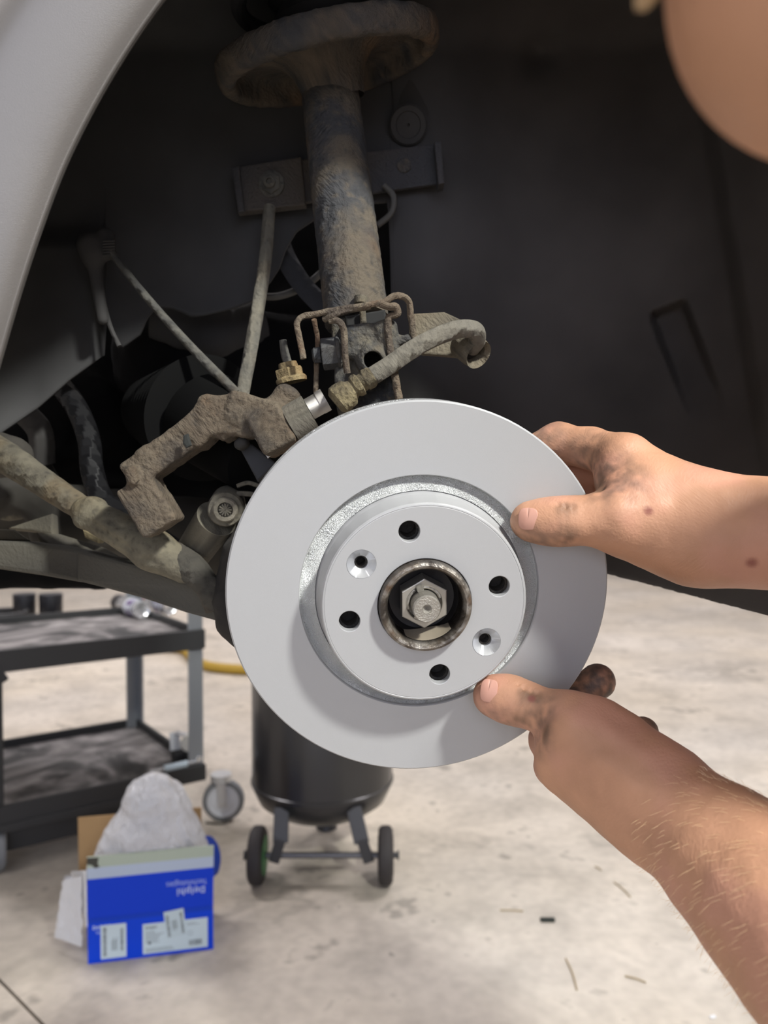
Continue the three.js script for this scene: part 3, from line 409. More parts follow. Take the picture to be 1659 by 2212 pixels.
  const hb = C('hose_bracket', rusty(merge([plate([[882, 676, 0.645], [960, 672, 0.645], [1000, 692, 0.645], [1035, 700, 0.645], [1034, 742, 0.64], [1008, 784, 0.64], [990, 770, 0.64], [900, 762, 0.64], [884, 720, 0.645]], 0.006), lathe([[P(32, 0.62), 0.018], [P(34, 0.62), 0.012], [P(34, 0.62), -0.004], [P(24, 0.62), -0.004], [P(24, 0.62), 0.014], [P(32, 0.62), 0.018]], at(1006, 745, 0.628), V(0.5, -0.55, 0.6), 36)]), [[0.14, 0.12, 0.085], [0.19, 0.16, 0.11], [0.07, 0.062, 0.05], [0.19, 0.12, 0.055]], 45), rustM, 'bent metal bracket holding the brake hose');
  C('bracket_plug', lathe([[P(23, 0.62), -0.003], [P(20, 0.62), 0.009], [0.0001, 0.01]], at(1006, 745, 0.628), V(0.5, -0.55, 0.6), 30), dk, null, hb);
  const hose = C('brake_hose', rusty(sweep(A([[1018, 752, 0.622], [1030, 735, 0.612], [1027, 715, 0.602], [1000, 710, 0.595], [955, 722, 0.59], [895, 752, 0.588], [840, 790, 0.586], [800, 815, 0.585]]), P(19.5, 0.595), { n: 90, m: 24, noise: 0.0003, ns: 120 }), [[0.15, 0.138, 0.112], [0.17, 0.156, 0.125], [0.135, 0.125, 0.104], [0.15, 0.135, 0.105]], 40), dustM, 'dusty grey rubber brake hose');
  C('hose_fitting', rusty(sweep(A([[806, 812, 0.585], [780, 827, 0.585], [752, 848, 0.585], [724, 872, 0.585]]), (t) => P(pl(t, [[0, 21], [0.05, 24], [0.18, 24], [0.22, 19], [0.3, 19], [0.33, 25], [0.44, 25], [0.48, 20], [0.56, 22], [0.62, 31], [0.9, 33], [1, 22]]), 0.585), { n: 90, m: 28, noise: 0.0018, ns: 110 }), YELL, 70), rustM, 'crimped muddy hose fitting', hose);
}
{ // caliper mount: faceted, corroded cast arm
  const d = 0.606, b = (x0, y0, x1, y1, w, h, dd = 0) => blk(at(x0, y0, d + dd), at(x1, y1, d + dd), P(w, d), h, 0.0035, V(0, 0, 1), 0.0045);
  const U = V(0, 0, 1);
  const arm = C('caliper_mount', rusty(field([
    b(572, 892, 614, 972, 78, 0.042), b(500, 880, 600, 906, 66, 0.038, 0.002), b(560, 925, 520, 930, 40, 0.034, 0.004), b(440, 902, 545, 898, 84, 0.036, 0.004),
    b(480, 876, 415, 950, 66, 0.036, 0.005), b(470, 930, 545, 890, 64, 0.032, 0.006), b(440, 925, 320, 1008, 64, 0.036, 0.006), b(345, 985, 284, 1030, 56, 0.034, 0.006),
    b(296, 1042, 358, 1142, 84, 0.03, 0.002), b(282, 1030, 308, 1026, 42, 0.03, -0.004),
    blk(at(600, 890, 0.616), at(634, 838, 0.616), P(56, d), 0.034, 0.008, U, 0.008),
  ], 0.0013, { noise: 0.0013, ns: 150, pits: 0.0016 }), [[0.09, 0.068, 0.046], [0.125, 0.1, 0.07], [0.058, 0.047, 0.036], [0.13, 0.075, 0.038]], 60), rustM, 'heavily rusted cast caliper mount');
  const sl = C('guide_sleeve', rusty(rod(at(628, 918, 0.6), at(672, 893, 0.6), P(43, 0.6), P(43, 0.6), 40), [[0.125, 0.115, 0.09], [0.14, 0.125, 0.1], [0.1, 0.09, 0.07], [0.12, 0.1, 0.07]]), dustM, 'smooth muddy guide sleeve', arm);
  C('guide_bushing', merge([rod(at(668, 884, 0.596), at(700, 866, 0.596), P(24, 0.6), P(24, 0.6), 36), rod(at(690, 871, 0.596), at(704, 863, 0.596), P(25.5, 0.6), P(25.5, 0.6), 36)]), steelM, 'clean bright steel bushing', arm);
  C('pad_clip', plate([[548, 944, 0.6], [556, 942, 0.6], [584, 985, 0.598], [578, 990, 0.598]], 0.0015, 0.0004), steelM, null, arm);
  C('pad_abutment', plate([[505, 945, 0.622], [545, 960, 0.622], [596, 1000, 0.62], [556, 1040, 0.62]], 0.02), M({ color: lin(0.03, 0.031, 0.034), roughness: 0.7 }), 'dark flat abutment beside the disc', arm);
  C('anchor_block', field([blk(at(515, 950, 0.612), at(530, 968, 0.612), P(30, d), 0.02, 0.004, U)], 0.0015, { noise: 0.001 }), M({ color: lin(0.035, 0.033, 0.03), roughness: 0.9 }), null, arm);
  C('rubber_patch', plate([[395, 940, 0.584], [406, 936, 0.584], [414, 962, 0.584], [402, 968, 0.584], [394, 958, 0.584]], 0.003), M({ color: lin(0.02, 0.022, 0.02), roughness: 0.9 }), null, arm);
  const bd = at(487, 1100, 0.632), bn = V(0.15, -0.12, 1).normalize();
  const lug = C('knuckle_lug', rusty(merge([lathe([[P(39, 0.63), -0.045], [P(39, 0.63), -0.002], [P(36, 0.63), 0.0005], [P(29, 0.63), 0.001], [0.0001, 0.001]], bd, bn, 48), rod(at(468, 1120, 0.65), at(420, 1190, 0.68), P(45, 0.65), P(40, 0.66))]), DUST), dustM, 'round lug with a splined bolt');
  C('splined_bolt', rusty(lathe([[P(27, 0.63), 0], [P(27, 0.63), 0.004], [P(24, 0.63), 0.0055], [P(17, 0.63), 0.0055], [P(15, 0.63), 0.002], [0.0001, 0.002]], bd, bn, 40), [[0.16, 0.145, 0.11], [0.2, 0.18, 0.14], [0.1, 0.09, 0.07], [0.15, 0.12, 0.08]]), dustM, null, lug);
  const star = []; for (let i = 0; i < 6; i++) { const t = i / 6 * Math.PI, [x, y] = frameFrom(bn), q = x.clone().multiplyScalar(Math.cos(t)).addScaledVector(y, Math.sin(t)); star.push(obox(bd.clone().addScaledVector(bn, 0.0035).addScaledVector(q, P(14, 0.63)), bd.clone().addScaledVector(bn, 0.0035).addScaledVector(q, -P(14, 0.63)), 0.0014, 0.003, 0.0005, bn)); }
  C('bolt_spline', rusty(merge(star), DUST), dustM, null, lug);
  C('lug_tab', rusty(merge([sweep(A([[512, 1050, 0.64], [535, 1043, 0.64], [560, 1050, 0.64]]), P(5, 0.64), { n: 20, m: 8 }), sweep(A([[512, 1066, 0.64], [545, 1068, 0.64], [570, 1075, 0.64]]), P(6, 0.64), { n: 20, m: 8 })]), DUST), dustM, null, lug);
  // ball joint stud and nut
  const st = C('ball_joint_stud', rusty(sweep(A([[611, 735, 0.61], [616, 765, 0.61], [626, 800, 0.611]]), [P(8, 0.61), P(9.5, 0.61), P(10, 0.61)], { n: 40, m: 16, noise: 0.0003, ns: 200 }), GREYD), dustM, 'short rusty upright stud');
  const sa = at(611, 740, 0.61).sub(at(628, 815, 0.612)).normalize();
  C('flange_nut', rusty(merge([hexPrism(at(628, 815, 0.612), sa, P(29, 0.61), P(22, 0.61), V(0, 0, 1)), lathe([[P(33, 0.61), -P(8, 0.61)], [P(34, 0.61), 0], [P(30, 0.61), P(5, 0.61)], [0.0001, P(5, 0.61)]], at(629, 818, 0.612), sa, 36), lathe([[P(22, 0.61), P(20, 0.61)], [P(20, 0.61), P(32, 0.61)], [P(10, 0.61), P(33, 0.61)]], at(628, 815, 0.612), sa, 12)]), [[0.2, 0.15, 0.075], [0.26, 0.2, 0.1], [0.1, 0.08, 0.05], [0.22, 0.13, 0.05]], 80), rustM, 'brownish yellow flange nut', st);
}
{ // driveshaft, stabiliser bar, track rod, lower arm
  C('driveshaft_boot', lathe(Array.from({ length: 23 }, (_, i) => { const t = i / 22; return i ? [lerp(0.056, 0.03, t) + (i % 2 ? 0.005 : 0), t * 0.13] : [0.0001, 0]; }), at(450, 905, 0.72), V(-0.62, 0.14, -0.75).normalize(), 48), MP({ color: lin(0.0045, 0.0045, 0.0045), roughness: 0.7, specularIntensity: 0.15 }), 'black ribbed driveshaft boot');
  C('driveshaft', rod(at(560, 1000, 0.66), at(450, 905, 0.72), 0.03, 0.045, 40), MP({ color: lin(0.004, 0.004, 0.004), roughness: 0.8, specularIntensity: 0.15 }));
  C('stabiliser_bar', sweep(A([[120, 820, 0.78], [165, 880, 0.765], [192, 950, 0.75], [200, 1020, 0.735], [225, 1085, 0.725], [290, 1130, 0.715], [380, 1190, 0.70]]), P(24, 0.745), { n: 90, m: 28 }), MP({ color: lin(0.008, 0.008, 0.009), roughness: 0.42, specularIntensity: 0.5 }), 'glossy black curved stabiliser bar');
  const tr = C('track_rod', rusty(sweep(A([[-40, 960, 0.69], [30, 1000, 0.68], [100, 1047, 0.675], [180, 1100, 0.667], [240, 1138, 0.66]]), [P(40, 0.68), P(34, 0.68), P(30, 0.675), P(27, 0.667), P(26, 0.66)], { n: 90, m: 28, noise: 0.0012, ns: 60 }), DUST, 40), dustM, 'muddy round track rod');
  C('track_rod_end', rusty(field([cone(at(188, 1106, 0.664), at(330, 1185, 0.645), P(34, 0.66), P(42, 0.65), 0.006), blk(at(182, 1100, 0.664), at(210, 1116, 0.662), P(72, 0.66), P(66, 0.66), 0.006, V(0, 0, 1)), cone(at(330, 1190, 0.648), at(400, 1225, 0.65), P(40, 0.65), P(36, 0.65), 0.01)], 0.0016, { noise: 0.0012, ns: 60, dents: [{ a: at(200, 1130, 0.648), b: at(330, 1215, 0.63), r: 0.003, amp: 0.002 }, { a: at(235, 1125, 0.645), b: at(262, 1140, 0.64), r: 0.0025, amp: 0.0015 }] }), [[0.125, 0.112, 0.08], [0.18, 0.16, 0.11], [0.085, 0.075, 0.055], [0.15, 0.12, 0.07]], 40), dustM, 'thick muddy sleeve of the track rod', tr);
  C('steering_arm', rusty(sweep(A([[370, 1205, 0.652], [415, 1230, 0.648], [447, 1268, 0.645], [463, 1320, 0.643]]), [P(38, 0.65), P(34, 0.648), P(27, 0.645), P(18, 0.643)], { n: 50, m: 24, noise: 0.0008, ns: 60 }), [[0.05, 0.046, 0.037], [0.07, 0.062, 0.048], [0.04, 0.036, 0.03], [0.06, 0.045, 0.03]], 40), dustM, null, tr);
  C('track_rod_joint', field([cone(at(-30, 975, 0.74), at(25, 985, 0.72), 0.022, 0.019, 0.01), cone(at(-40, 990, 0.7), at(15, 992, 0.69), 0.018, 0.017, 0.01)], 0.003, { noise: 0.003, ns: 50 }), M({ color: lin(0.05, 0.045, 0.038), roughness: 0.9 }), null, tr);
  const la = C('lower_arm', rusty(merge([plate([[-60, 1166, 0.70], [60, 1170, 0.70], [150, 1181, 0.695], [172, 1188, 0.692], [172, 1258, 0.692], [90, 1243, 0.697], [-60, 1222, 0.70]], 0.03, 0.004), plate([[165, 1188, 0.692], [300, 1222, 0.68], [420, 1262, 0.67], [475, 1290, 0.665], [480, 1346, 0.665], [400, 1324, 0.672], [300, 1291, 0.68], [200, 1264, 0.69], [165, 1256, 0.692]], 0.022, 0.003)]), [[0.085, 0.08, 0.066], [0.11, 0.103, 0.083], [0.06, 0.056, 0.048], [0.09, 0.075, 0.055]], 30), dustM, 'broad dusty lower control arm');
  C('arm_flange', rusty(merge([plate([[75, 1148, 0.72], [130, 1152, 0.72], [230, 1182, 0.71], [282, 1216, 0.70], [250, 1213, 0.70], [165, 1189, 0.705], [110, 1180, 0.71]], 0.012, 0.002), plate([[-30, 1140, 0.725], [30, 1142, 0.725], [64, 1166, 0.72], [-30, 1164, 0.72]], 0.02, 0.002)]), DUST, 40), dustM, null, la);
  C('arm_gusset', rusty(plate([[15, 1140, 0.76], [60, 1126, 0.76], [110, 1108, 0.755], [114, 1155, 0.75], [70, 1146, 0.755]], 0.012, 0.002), DUST, 40), dustM, 'sunlit triangular gusset plate', la);
  C('arm_gusset', rusty(plate([[176, 1142, 0.705], [218, 1160, 0.70], [210, 1174, 0.70], [182, 1162, 0.705]], 0.01, 0.002), YELL, 40), dustM, null, la);
  C('subframe', field([cone(at(-60, 1085, 0.8), at(120, 1075, 0.78), 0.02, 0.016, 0.01), cone(at(-40, 1060, 0.82), at(60, 1040, 0.82), 0.035, 0.03, 0.02), cone(at(130, 1150, 0.8), at(300, 1130, 0.8), 0.03, 0.03, 0.02), cone(at(-60, 1120, 0.86), at(500, 1180, 0.86), 0.05, 0.05, 0.02)], 0.004, { noise: 0.003, ns: 40 }), M({ color: lin(0.035, 0.032, 0.027), roughness: 0.9 }), null, la);
  C('subframe_rail', rusty(sweep(A([[-40, 1100, 0.8], [30, 1110, 0.79], [80, 1090, 0.78], [125, 1078, 0.78]]), P(14, 0.79), { n: 30, m: 12, noise: 0.002, ns: 40 }), DUST, 40), dustM, null, la);
  C('lower_ball_joint', field([cone(at(492, 1300, 0.64), at(500, 1335, 0.64), P(30, 0.64), P(32, 0.64), 0.008), cone(at(500, 1345, 0.64), at(520, 1378, 0.64), P(30, 0.64), P(26, 0.64), 0.008), cone(at(480, 1290, 0.65), at(520, 1200, 0.645), P(26, 0.64), P(40, 0.64), 0.01), cone(at(530, 1180, 0.66), at(600, 1080, 0.66), P(40, 0.64), P(50, 0.64), 0.01)], 0.002, { noise: 0.003, ns: 80 }), M({ color: lin(0.025, 0.022, 0.019), roughness: 0.9 }), 'dark crusted ball joint under the disc');
}

// ---------------------------------------------------------------- the mechanic
{
  const q = (x, y, d, r) => ({ p: at(x, y, d), r: P(r, d) });
  const chain = (list, k = 0.005) => list.slice(1).map((e, i) => cone(list[i].p, e.p, list[i].r, e.r, k));
  const dent = (x0, y0, d0, x1, y1, d1, r, amp) => ({ a: at(x0, y0, d0), b: at(x1, y1, d1), r, amp });
  const CELL = 0.0017;
  // near (left) hand below the disc
  const wl = q(1432, 1742, 0.478, 90);
  const lowHand = field([
    ...chain([q(1900, 2210, 0.34, 215), q(1760, 2040, 0.385, 180), q(1640, 1915, 0.42, 152), q(1545, 1828, 0.447, 124), wl], 0.02),
    ...chain([q(1470, 1790, 0.478, 78), q(1400, 1735, 0.485, 78)], 0.02),
    cone(wl.p, q(1250, 1590, 0.515, 62).p, wl.r * 0.86, P(60, 0.515), 0.03),
    cone(q(1410, 1735, 0.49, 80).p, q(1215, 1652, 0.525, 56).p, P(72, 0.49), P(56, 0.525), 0.03),
    cone(q(1400, 1750, 0.495, 70).p, q(1250, 1690, 0.54, 46).p, P(58, 0.495), P(44, 0.54), 0.025),
    cone(q(1420, 1700, 0.495, 70).p, q(1300, 1572, 0.525, 54).p, P(66, 0.495), P(52, 0.525), 0.03),
    cone(q(1330, 1720, 0.53, 45).p, q(1440, 1735, 0.5, 60).p, P(44, 0.53), P(60, 0.5), 0.02),
    ...chain([q(1330, 1610, 0.518, 64), q(1225, 1552, 0.535, 50), q(1130, 1520, 0.553, 42), q(1090, 1508, 0.561, 43), q(1062, 1502, 0.565, 40)], 0.012),
    ...chain([q(1215, 1610, 0.535, 56), q(1190, 1600, 0.575, 44), q(1200, 1560, 0.612, 40), q(1243, 1510, 0.634, 37), q(1291, 1472, 0.636, 38)], 0.006),
    ...chain([q(1203, 1650, 0.54, 48), q(1200, 1655, 0.585, 44), q(1240, 1640, 0.615, 38), q(1325, 1598, 0.62, 35), q(1390, 1580, 0.605, 32)], 0.004),
    ...chain([q(1238, 1690, 0.548, 44), q(1240, 1695, 0.588, 40), q(1290, 1690, 0.61, 35), q(1370, 1650, 0.6, 33), q(1434, 1628, 0.58, 30)], 0.004),
    ...chain([q(1290, 1722, 0.54, 42), q(1300, 1730, 0.58, 36), q(1345, 1725, 0.59, 31), q(1410, 1690, 0.58, 29), q(1462, 1662, 0.556, 27)], 0.004),
  ], CELL, { noise: 0.0007, ns: 70, dents: [
    dent(1136, 1476, 0.543, 1112, 1556, 0.546, 0.0016, 0.0024), dent(1150, 1480, 0.54, 1128, 1562, 0.543, 0.0014, 0.002), dent(1164, 1486, 0.538, 1146, 1568, 0.541, 0.0014, 0.0017), dent(1122, 1474, 0.546, 1100, 1550, 0.548, 0.0012, 0.0013),
    dent(1360, 1650, 0.45, 1240, 1640, 0.5, 0.007, -0.0012), dent(1390, 1620, 0.47, 1290, 1560, 0.5, 0.006, -0.001), dent(1168, 1595, 0.51, 1180, 1582, 0.51, 0.0018, 0.0018), dent(1380, 1690, 0.45, 1280, 1690, 0.5, 0.005, -0.0008)],
    cut: new THREE.Box3(V(-1, 0.6, -1), V(0.5, 1.3, -0.3)) });
  // far (right) hand at the right rim
  const wr = q(1525, 1148, 0.529, 97);
  const topHand = field([
    ...chain([q(2330, 1270, 0.458, 160), q(2060, 1205, 0.482, 150), q(1820, 1165, 0.505, 127), q(1640, 1150, 0.52, 105), wr], 0.02),
    ...chain([wr, q(1425, 1135, 0.533, 76), q(1330, 1118, 0.53, 58), q(1262, 1124, 0.533, 43), q(1215, 1126, 0.5365, 44.5), q(1178, 1127, 0.5405, 41), q(1142, 1126, 0.544, 40)], 0.012),
    cone(q(1470, 1178, 0.533, 58).p, q(1350, 1150, 0.535, 44).p, P(58, 0.533), P(44, 0.525), 0.02),
    cone(wr.p, q(1350, 998, 0.557, 56).p, P(84, 0.529), P(54, 0.56), 0.03),
    cone(q(1510, 1120, 0.545, 70).p, q(1360, 1020, 0.58, 50).p, P(66, 0.545), P(48, 0.58), 0.03),
    cone(q(1500, 1150, 0.558, 66).p, q(1350, 1060, 0.6, 46).p, P(62, 0.558), P(44, 0.6), 0.03),
    cone(q(1490, 1165, 0.572, 58).p, q(1350, 1100, 0.61, 40).p, P(54, 0.572), P(40, 0.61), 0.03),
    cone(q(1385, 1070, 0.54, 40).p, q(1350, 1040, 0.555, 34).p, P(42, 0.54), P(35, 0.555), 0.025),
    ...chain([q(1350, 992, 0.56, 54), q(1275, 968, 0.59, 43), q(1205, 958, 0.607, 43), q(1130, 985, 0.612, 36), q(1075, 1010, 0.612, 33)], 0.006),
    ...chain([q(1360, 1020, 0.585, 48), q(1275, 1010, 0.62, 41), q(1195, 1012, 0.632, 38), q(1110, 1045, 0.62, 34), q(1070, 1070, 0.612, 32)], 0.004),
    ...chain([q(1355, 1060, 0.605, 44), q(1270, 1064, 0.636, 38), q(1195, 1072, 0.642, 36), q(1120, 1100, 0.628, 32), q(1085, 1120, 0.62, 30)], 0.004),
    ...chain([q(1350, 1100, 0.615, 40), q(1280, 1120, 0.638, 34), q(1215, 1132, 0.642, 31), q(1160, 1150, 0.632, 28), q(1130, 1165, 0.624, 26)], 0.004),
  ], CELL, { noise: 0.0007, ns: 70, dents: [
    dent(1206, 1082, 0.524, 1210, 1170, 0.528, 0.0015, 0.0021), dent(1221, 1082, 0.522, 1228, 1170, 0.526, 0.0015, 0.0021), dent(1236, 1084, 0.52, 1246, 1168, 0.524, 0.0013, 0.0013), dent(1196, 1084, 0.526, 1198, 1168, 0.53, 0.0011, 0.0011),
    dent(1290, 1020, 0.535, 1300, 1066, 0.53, 0.0035, 0.002), dent(1300, 1062, 0.52, 1350, 1052, 0.515, 0.0024, 0.0018), dent(1440, 1060, 0.497, 1350, 975, 0.527, 0.005, -0.0008), dent(1330, 1105, 0.51, 1420, 1090, 0.505, 0.006, -0.001)],
    cut: new THREE.Box3(V(-1, 0.8, -1), V(0.44, 1.3, -0.3)) });
  // coarse rest of the body, joined to the two arms inside the shirt
  const j = { ls: V(0.41, 0.99, 0.06), rs: V(0.376, 1.228, -0.283), le: V(0.275, 0.825, -0.25), re: V(0.455, 0.99, -0.44), nk: V(0.44, 1.1, -0.08), ch: V(0.63, 1.07, -0.19), hip: V(0.74, 0.76, -0.14) };
  const lf = at(1760, 2040, 0.385), rf = at(2060, 1205, 0.482);
  const JAW = at(1902, -112, 0.165), HC = JAW.clone().add(V(0.05, 0.075, 0.045));
  // head: looks down and to the left at the disc
  const fd = V(-0.55, -0.45, -0.7).normalize(), [hx, hyy, hz] = frameFrom(fd, V(0, 1, 0)), HP = (x, y, z) => HC.clone().addScaledVector(hx, x).addScaledVector(hyy, y).addScaledVector(hz, z);
  const LEG = { h: [V(0.76, 0.72, -0.04), V(0.76, 0.72, -0.24)], k: [V(0.6, 0.42, -0.02), V(0.62, 0.42, -0.28)], a: [V(0.84, 0.09, -0.02), V(0.86, 0.09, -0.28)], t: [V(0.68, 0.035, -0.02), V(0.7, 0.035, -0.28)] };
  const bodyG = field([
    cone(lf, j.le, 0.043, 0.047, 0.02), cone(j.le, j.ls, 0.047, 0.06, 0.02), cone(rf, j.re, 0.041, 0.047, 0.02), cone(j.re, j.rs, 0.047, 0.06, 0.02),
    cone(j.ls, j.ch, 0.06, 0.09, 0.03), cone(j.rs, j.ch, 0.055, 0.08, 0.03), cone(j.nk, j.ch, 0.052, 0.085, 0.03), cone(j.ch, j.hip, 0.11, 0.13, 0.06),
    ...[0, 1].flatMap((i) => [cone(LEG.h[i], LEG.k[i], 0.09, 0.062, 0.04), cone(LEG.k[i], LEG.a[i], 0.06, 0.042, 0.02)]),
    ...[0, 1].map((i) => cone(LEG.a[i].clone().setY(0.05), LEG.t[i], 0.045, 0.033, 0.02)), cone(HP(0, -0.04, -0.045), j.nk, 0.054, 0.06, 0.03),
  ], 0.012);
  const sc = 0.92, hp = (x, y, z) => HP(x * sc, y * sc, z * sc), hc = (a, b, ra, rb, k) => cone(hp(...a), hp(...b), ra * sc, rb * sc, k);
  const headG = field([
    hc([0, 0.045, -0.02], [0, 0.04, -0.055], 0.083, 0.082, 0.02), hc([0, 0.03, 0.015], [0, -0.05, 0.03], 0.07, 0.058, 0.03), hc([0, -0.09, 0.055], [0, -0.085, 0.03], 0.025, 0.04, 0.03), cone(JAW, HP(0, -0.02, 0), P(440, 0.165), 0.055, 0.03),
    hc([0, 0.012, 0.085], [0, -0.025, 0.105], 0.011, 0.015, 0.012), hc([-0.012, -0.03, 0.092], [0.012, -0.03, 0.092], 0.009, 0.009, 0.008),
    hc([-0.045, 0.028, 0.068], [0.045, 0.028, 0.068], 0.014, 0.014, 0.02), hc([-0.018, -0.058, 0.082], [0.018, -0.058, 0.082], 0.008, 0.008, 0.008), hc([-0.018, -0.068, 0.079], [0.018, -0.068, 0.079], 0.008, 0.008, 0.008),
    hc([-0.032, 0.008, 0.066], [-0.03, 0.008, 0.066], 0.012, 0.012, 0.004), hc([0.032, 0.008, 0.066], [0.03, 0.008, 0.066], 0.012, 0.012, 0.004),
    hc([-0.078, 0.015, -0.03], [-0.08, -0.02, -0.025], 0.014, 0.01, 0.008), hc([0.078, 0.015, -0.03], [0.08, -0.02, -0.025], 0.014, 0.01, 0.008),
    cone(HP(0, -0.05, -0.04), j.nk, 0.054, 0.058, 0.03)], 0.003);
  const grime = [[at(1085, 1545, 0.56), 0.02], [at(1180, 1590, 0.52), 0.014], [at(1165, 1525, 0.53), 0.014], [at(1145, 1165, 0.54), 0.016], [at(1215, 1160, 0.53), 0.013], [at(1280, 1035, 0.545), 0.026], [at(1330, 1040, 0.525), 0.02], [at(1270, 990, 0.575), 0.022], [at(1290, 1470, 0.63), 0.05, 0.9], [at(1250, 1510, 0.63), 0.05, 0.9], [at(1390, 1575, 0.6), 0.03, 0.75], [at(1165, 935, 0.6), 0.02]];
  const spots = [[at(1203, 1632, 0.495), 0.0016], [at(1296, 1597, 0.47), 0.001], [at(1148, 1508, 0.535), 0.0014], [at(1625, 1219, 0.489), 0.0019], [at(1412, 1068, 0.506), 0.0016], [at(1400, 1104, 0.508), 0.0015]];
  const lineIn = (x0, y0, d0, x1, y1, d1, r, w) => ({ a: at(x0, y0, d0), ab: at(x1, y1, d1).sub(at(x0, y0, d0)), r, w });
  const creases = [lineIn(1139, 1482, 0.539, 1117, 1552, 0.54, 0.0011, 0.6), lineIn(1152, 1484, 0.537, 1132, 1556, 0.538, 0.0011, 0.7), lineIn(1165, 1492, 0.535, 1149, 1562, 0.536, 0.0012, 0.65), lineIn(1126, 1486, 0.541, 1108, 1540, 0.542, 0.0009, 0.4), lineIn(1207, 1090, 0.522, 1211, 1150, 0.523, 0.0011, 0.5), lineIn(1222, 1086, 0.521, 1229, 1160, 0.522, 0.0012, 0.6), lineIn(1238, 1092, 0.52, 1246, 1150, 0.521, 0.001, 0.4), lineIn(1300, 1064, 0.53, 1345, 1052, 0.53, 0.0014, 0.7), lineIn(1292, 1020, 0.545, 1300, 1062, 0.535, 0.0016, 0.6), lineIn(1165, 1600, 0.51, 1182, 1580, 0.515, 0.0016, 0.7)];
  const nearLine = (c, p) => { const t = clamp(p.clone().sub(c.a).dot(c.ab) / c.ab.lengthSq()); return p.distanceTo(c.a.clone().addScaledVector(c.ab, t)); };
  const skin = (p) => {
    let k = 1 + 0.28 * fbm(p.x * 30, p.y * 30, p.z * 30, 4), c = [0.5 * k, 0.265 * k, 0.16 * k];
    c = mixc(c, [0.6, 0.3, 0.22], 0.5 * sstep(0, 0.3, fbm(p.x * 17 + 5, p.y * 17, p.z * 17, 3)));
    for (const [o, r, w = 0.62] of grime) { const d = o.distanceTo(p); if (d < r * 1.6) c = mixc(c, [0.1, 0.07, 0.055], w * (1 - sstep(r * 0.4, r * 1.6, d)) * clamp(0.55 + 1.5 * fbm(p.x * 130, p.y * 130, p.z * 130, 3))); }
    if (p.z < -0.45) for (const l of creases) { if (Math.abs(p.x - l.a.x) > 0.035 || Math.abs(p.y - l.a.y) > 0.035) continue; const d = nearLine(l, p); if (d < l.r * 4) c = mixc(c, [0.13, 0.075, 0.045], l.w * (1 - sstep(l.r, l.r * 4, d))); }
    for (const [o, r] of spots) { const d = o.distanceTo(p); if (d < r * 3) c = mixc(c, [0.2, 0.05, 0.04], 0.8 * (1 - sstep(r, r * 3, d))); }
    return c;
  };
  const person = thing('person', 'mechanic leaning in from the right, bare forearms, both hands gripping the brake disc', 'person', V(0.72, 0, -0.14));
  const skinM = MP({ vertexColors: true, roughness: 0.55, bumpMap: skinTex, bumpScale: 0.00022, sheen: 0.15 });
  const bodyAll = mergeGeometries([lowHand, topHand, bodyG, headG].map((f) => { const g = boxUV(paint(f.userData.shared, skin)), o = new THREE.BufferGeometry(); for (const k of ['position', 'normal', 'uv', 'color']) o.setAttribute(k, g.attributes[k]); return o; }));
  part(person, 'body', bodyAll, skinM);
  // clothing
  const cloth = new THREE.MeshStandardMaterial({ color: lin(0.03, 0.034, 0.045), roughness: 0.95, bumpMap: grainTex, bumpScale: 0.001 });
  const e = 0.013, lm = j.le.clone().lerp(j.ls, 0.45), rm = j.re.clone().lerp(j.rs, 0.45);
  part(person, 'work_shirt', field([cone(lm, j.ls, 0.066, 0.072, 0.02), cone(rm, j.rs, 0.062, 0.068, 0.02), cone(j.ls, j.ch, 0.072, 0.102, 0.03), cone(j.rs, j.ch, 0.068, 0.092, 0.03), cone(j.nk.clone().lerp(j.ch, 0.4), j.ch, 0.07, 0.1, 0.03), cone(j.ch, j.hip, 0.123, 0.148, 0.06)], 0.012), cloth);
  part(person, 'trousers', field([cone(LEG.h[0], LEG.h[1], 0.15, 0.15, 0.04), ...[0, 1].flatMap((i) => [cone(LEG.h[i], LEG.k[i], 0.105, 0.077, 0.03), cone(LEG.k[i], LEG.a[i], 0.075, 0.058, 0.02)])], 0.012), M({ color: lin(0.02, 0.02, 0.024), roughness: 0.95 }));
  for (const i of [0, 1]) part(person, 'shoe', field([cone(LEG.a[i].clone().setY(0.06).add(V(0.01, 0, 0)), LEG.t[i].clone().setY(0.045).add(V(-0.02, 0, 0)), 0.056, 0.044, 0.03)], 0.009), blackM);
  // hair
  const hairM = M({ color: lin(0.16, 0.1, 0.055), roughness: 0.7, bumpMap: grainTex, bumpScale: 0.004 });
  part(person, 'hair', field([hc([0, 0.062, -0.022], [0, 0.05, -0.06], 0.083, 0.084, 0.02), hc([0, 0.03, -0.075], [0, -0.01, -0.075], 0.07, 0.055, 0.02), hc([-0.03, 0.105, 0.035], [0.03, 0.105, 0.035], 0.024, 0.024, 0.02), cone(at(1560, -66, 0.158), at(1800, -90, 0.15), P(74, 0.158), P(90, 0.15), 0.02)], 0.004, { noise: 0.012, ns: 60 }), hairM);
  const tuft = []; for (let i = 0; i < 26; i++) { const a = at(1430 + 40 * rnd(), -75 + 20 * rnd(), 0.165 + 0.005 * rnd()), b = at(1368 + 30 * rnd(), -8 + 26 * rnd(), 0.165), c = at(1372 + 26 * rnd(), 8 + 18 * rnd(), 0.165); tuft.push(sweep([a, b, c], [0.0005, 0.0004, 0.0001], { n: 8, m: 4 })); }
  part(person, 'hair_fringe', merge(tuft), M({ color: lin(0.42, 0.28, 0.14), roughness: 0.5 })).userData.kind = 'stuff';
  // thumb nails
  const nailM = MP({ color: lin(0.52, 0.28, 0.215), roughness: 0.42, specularIntensity: 0.6 });
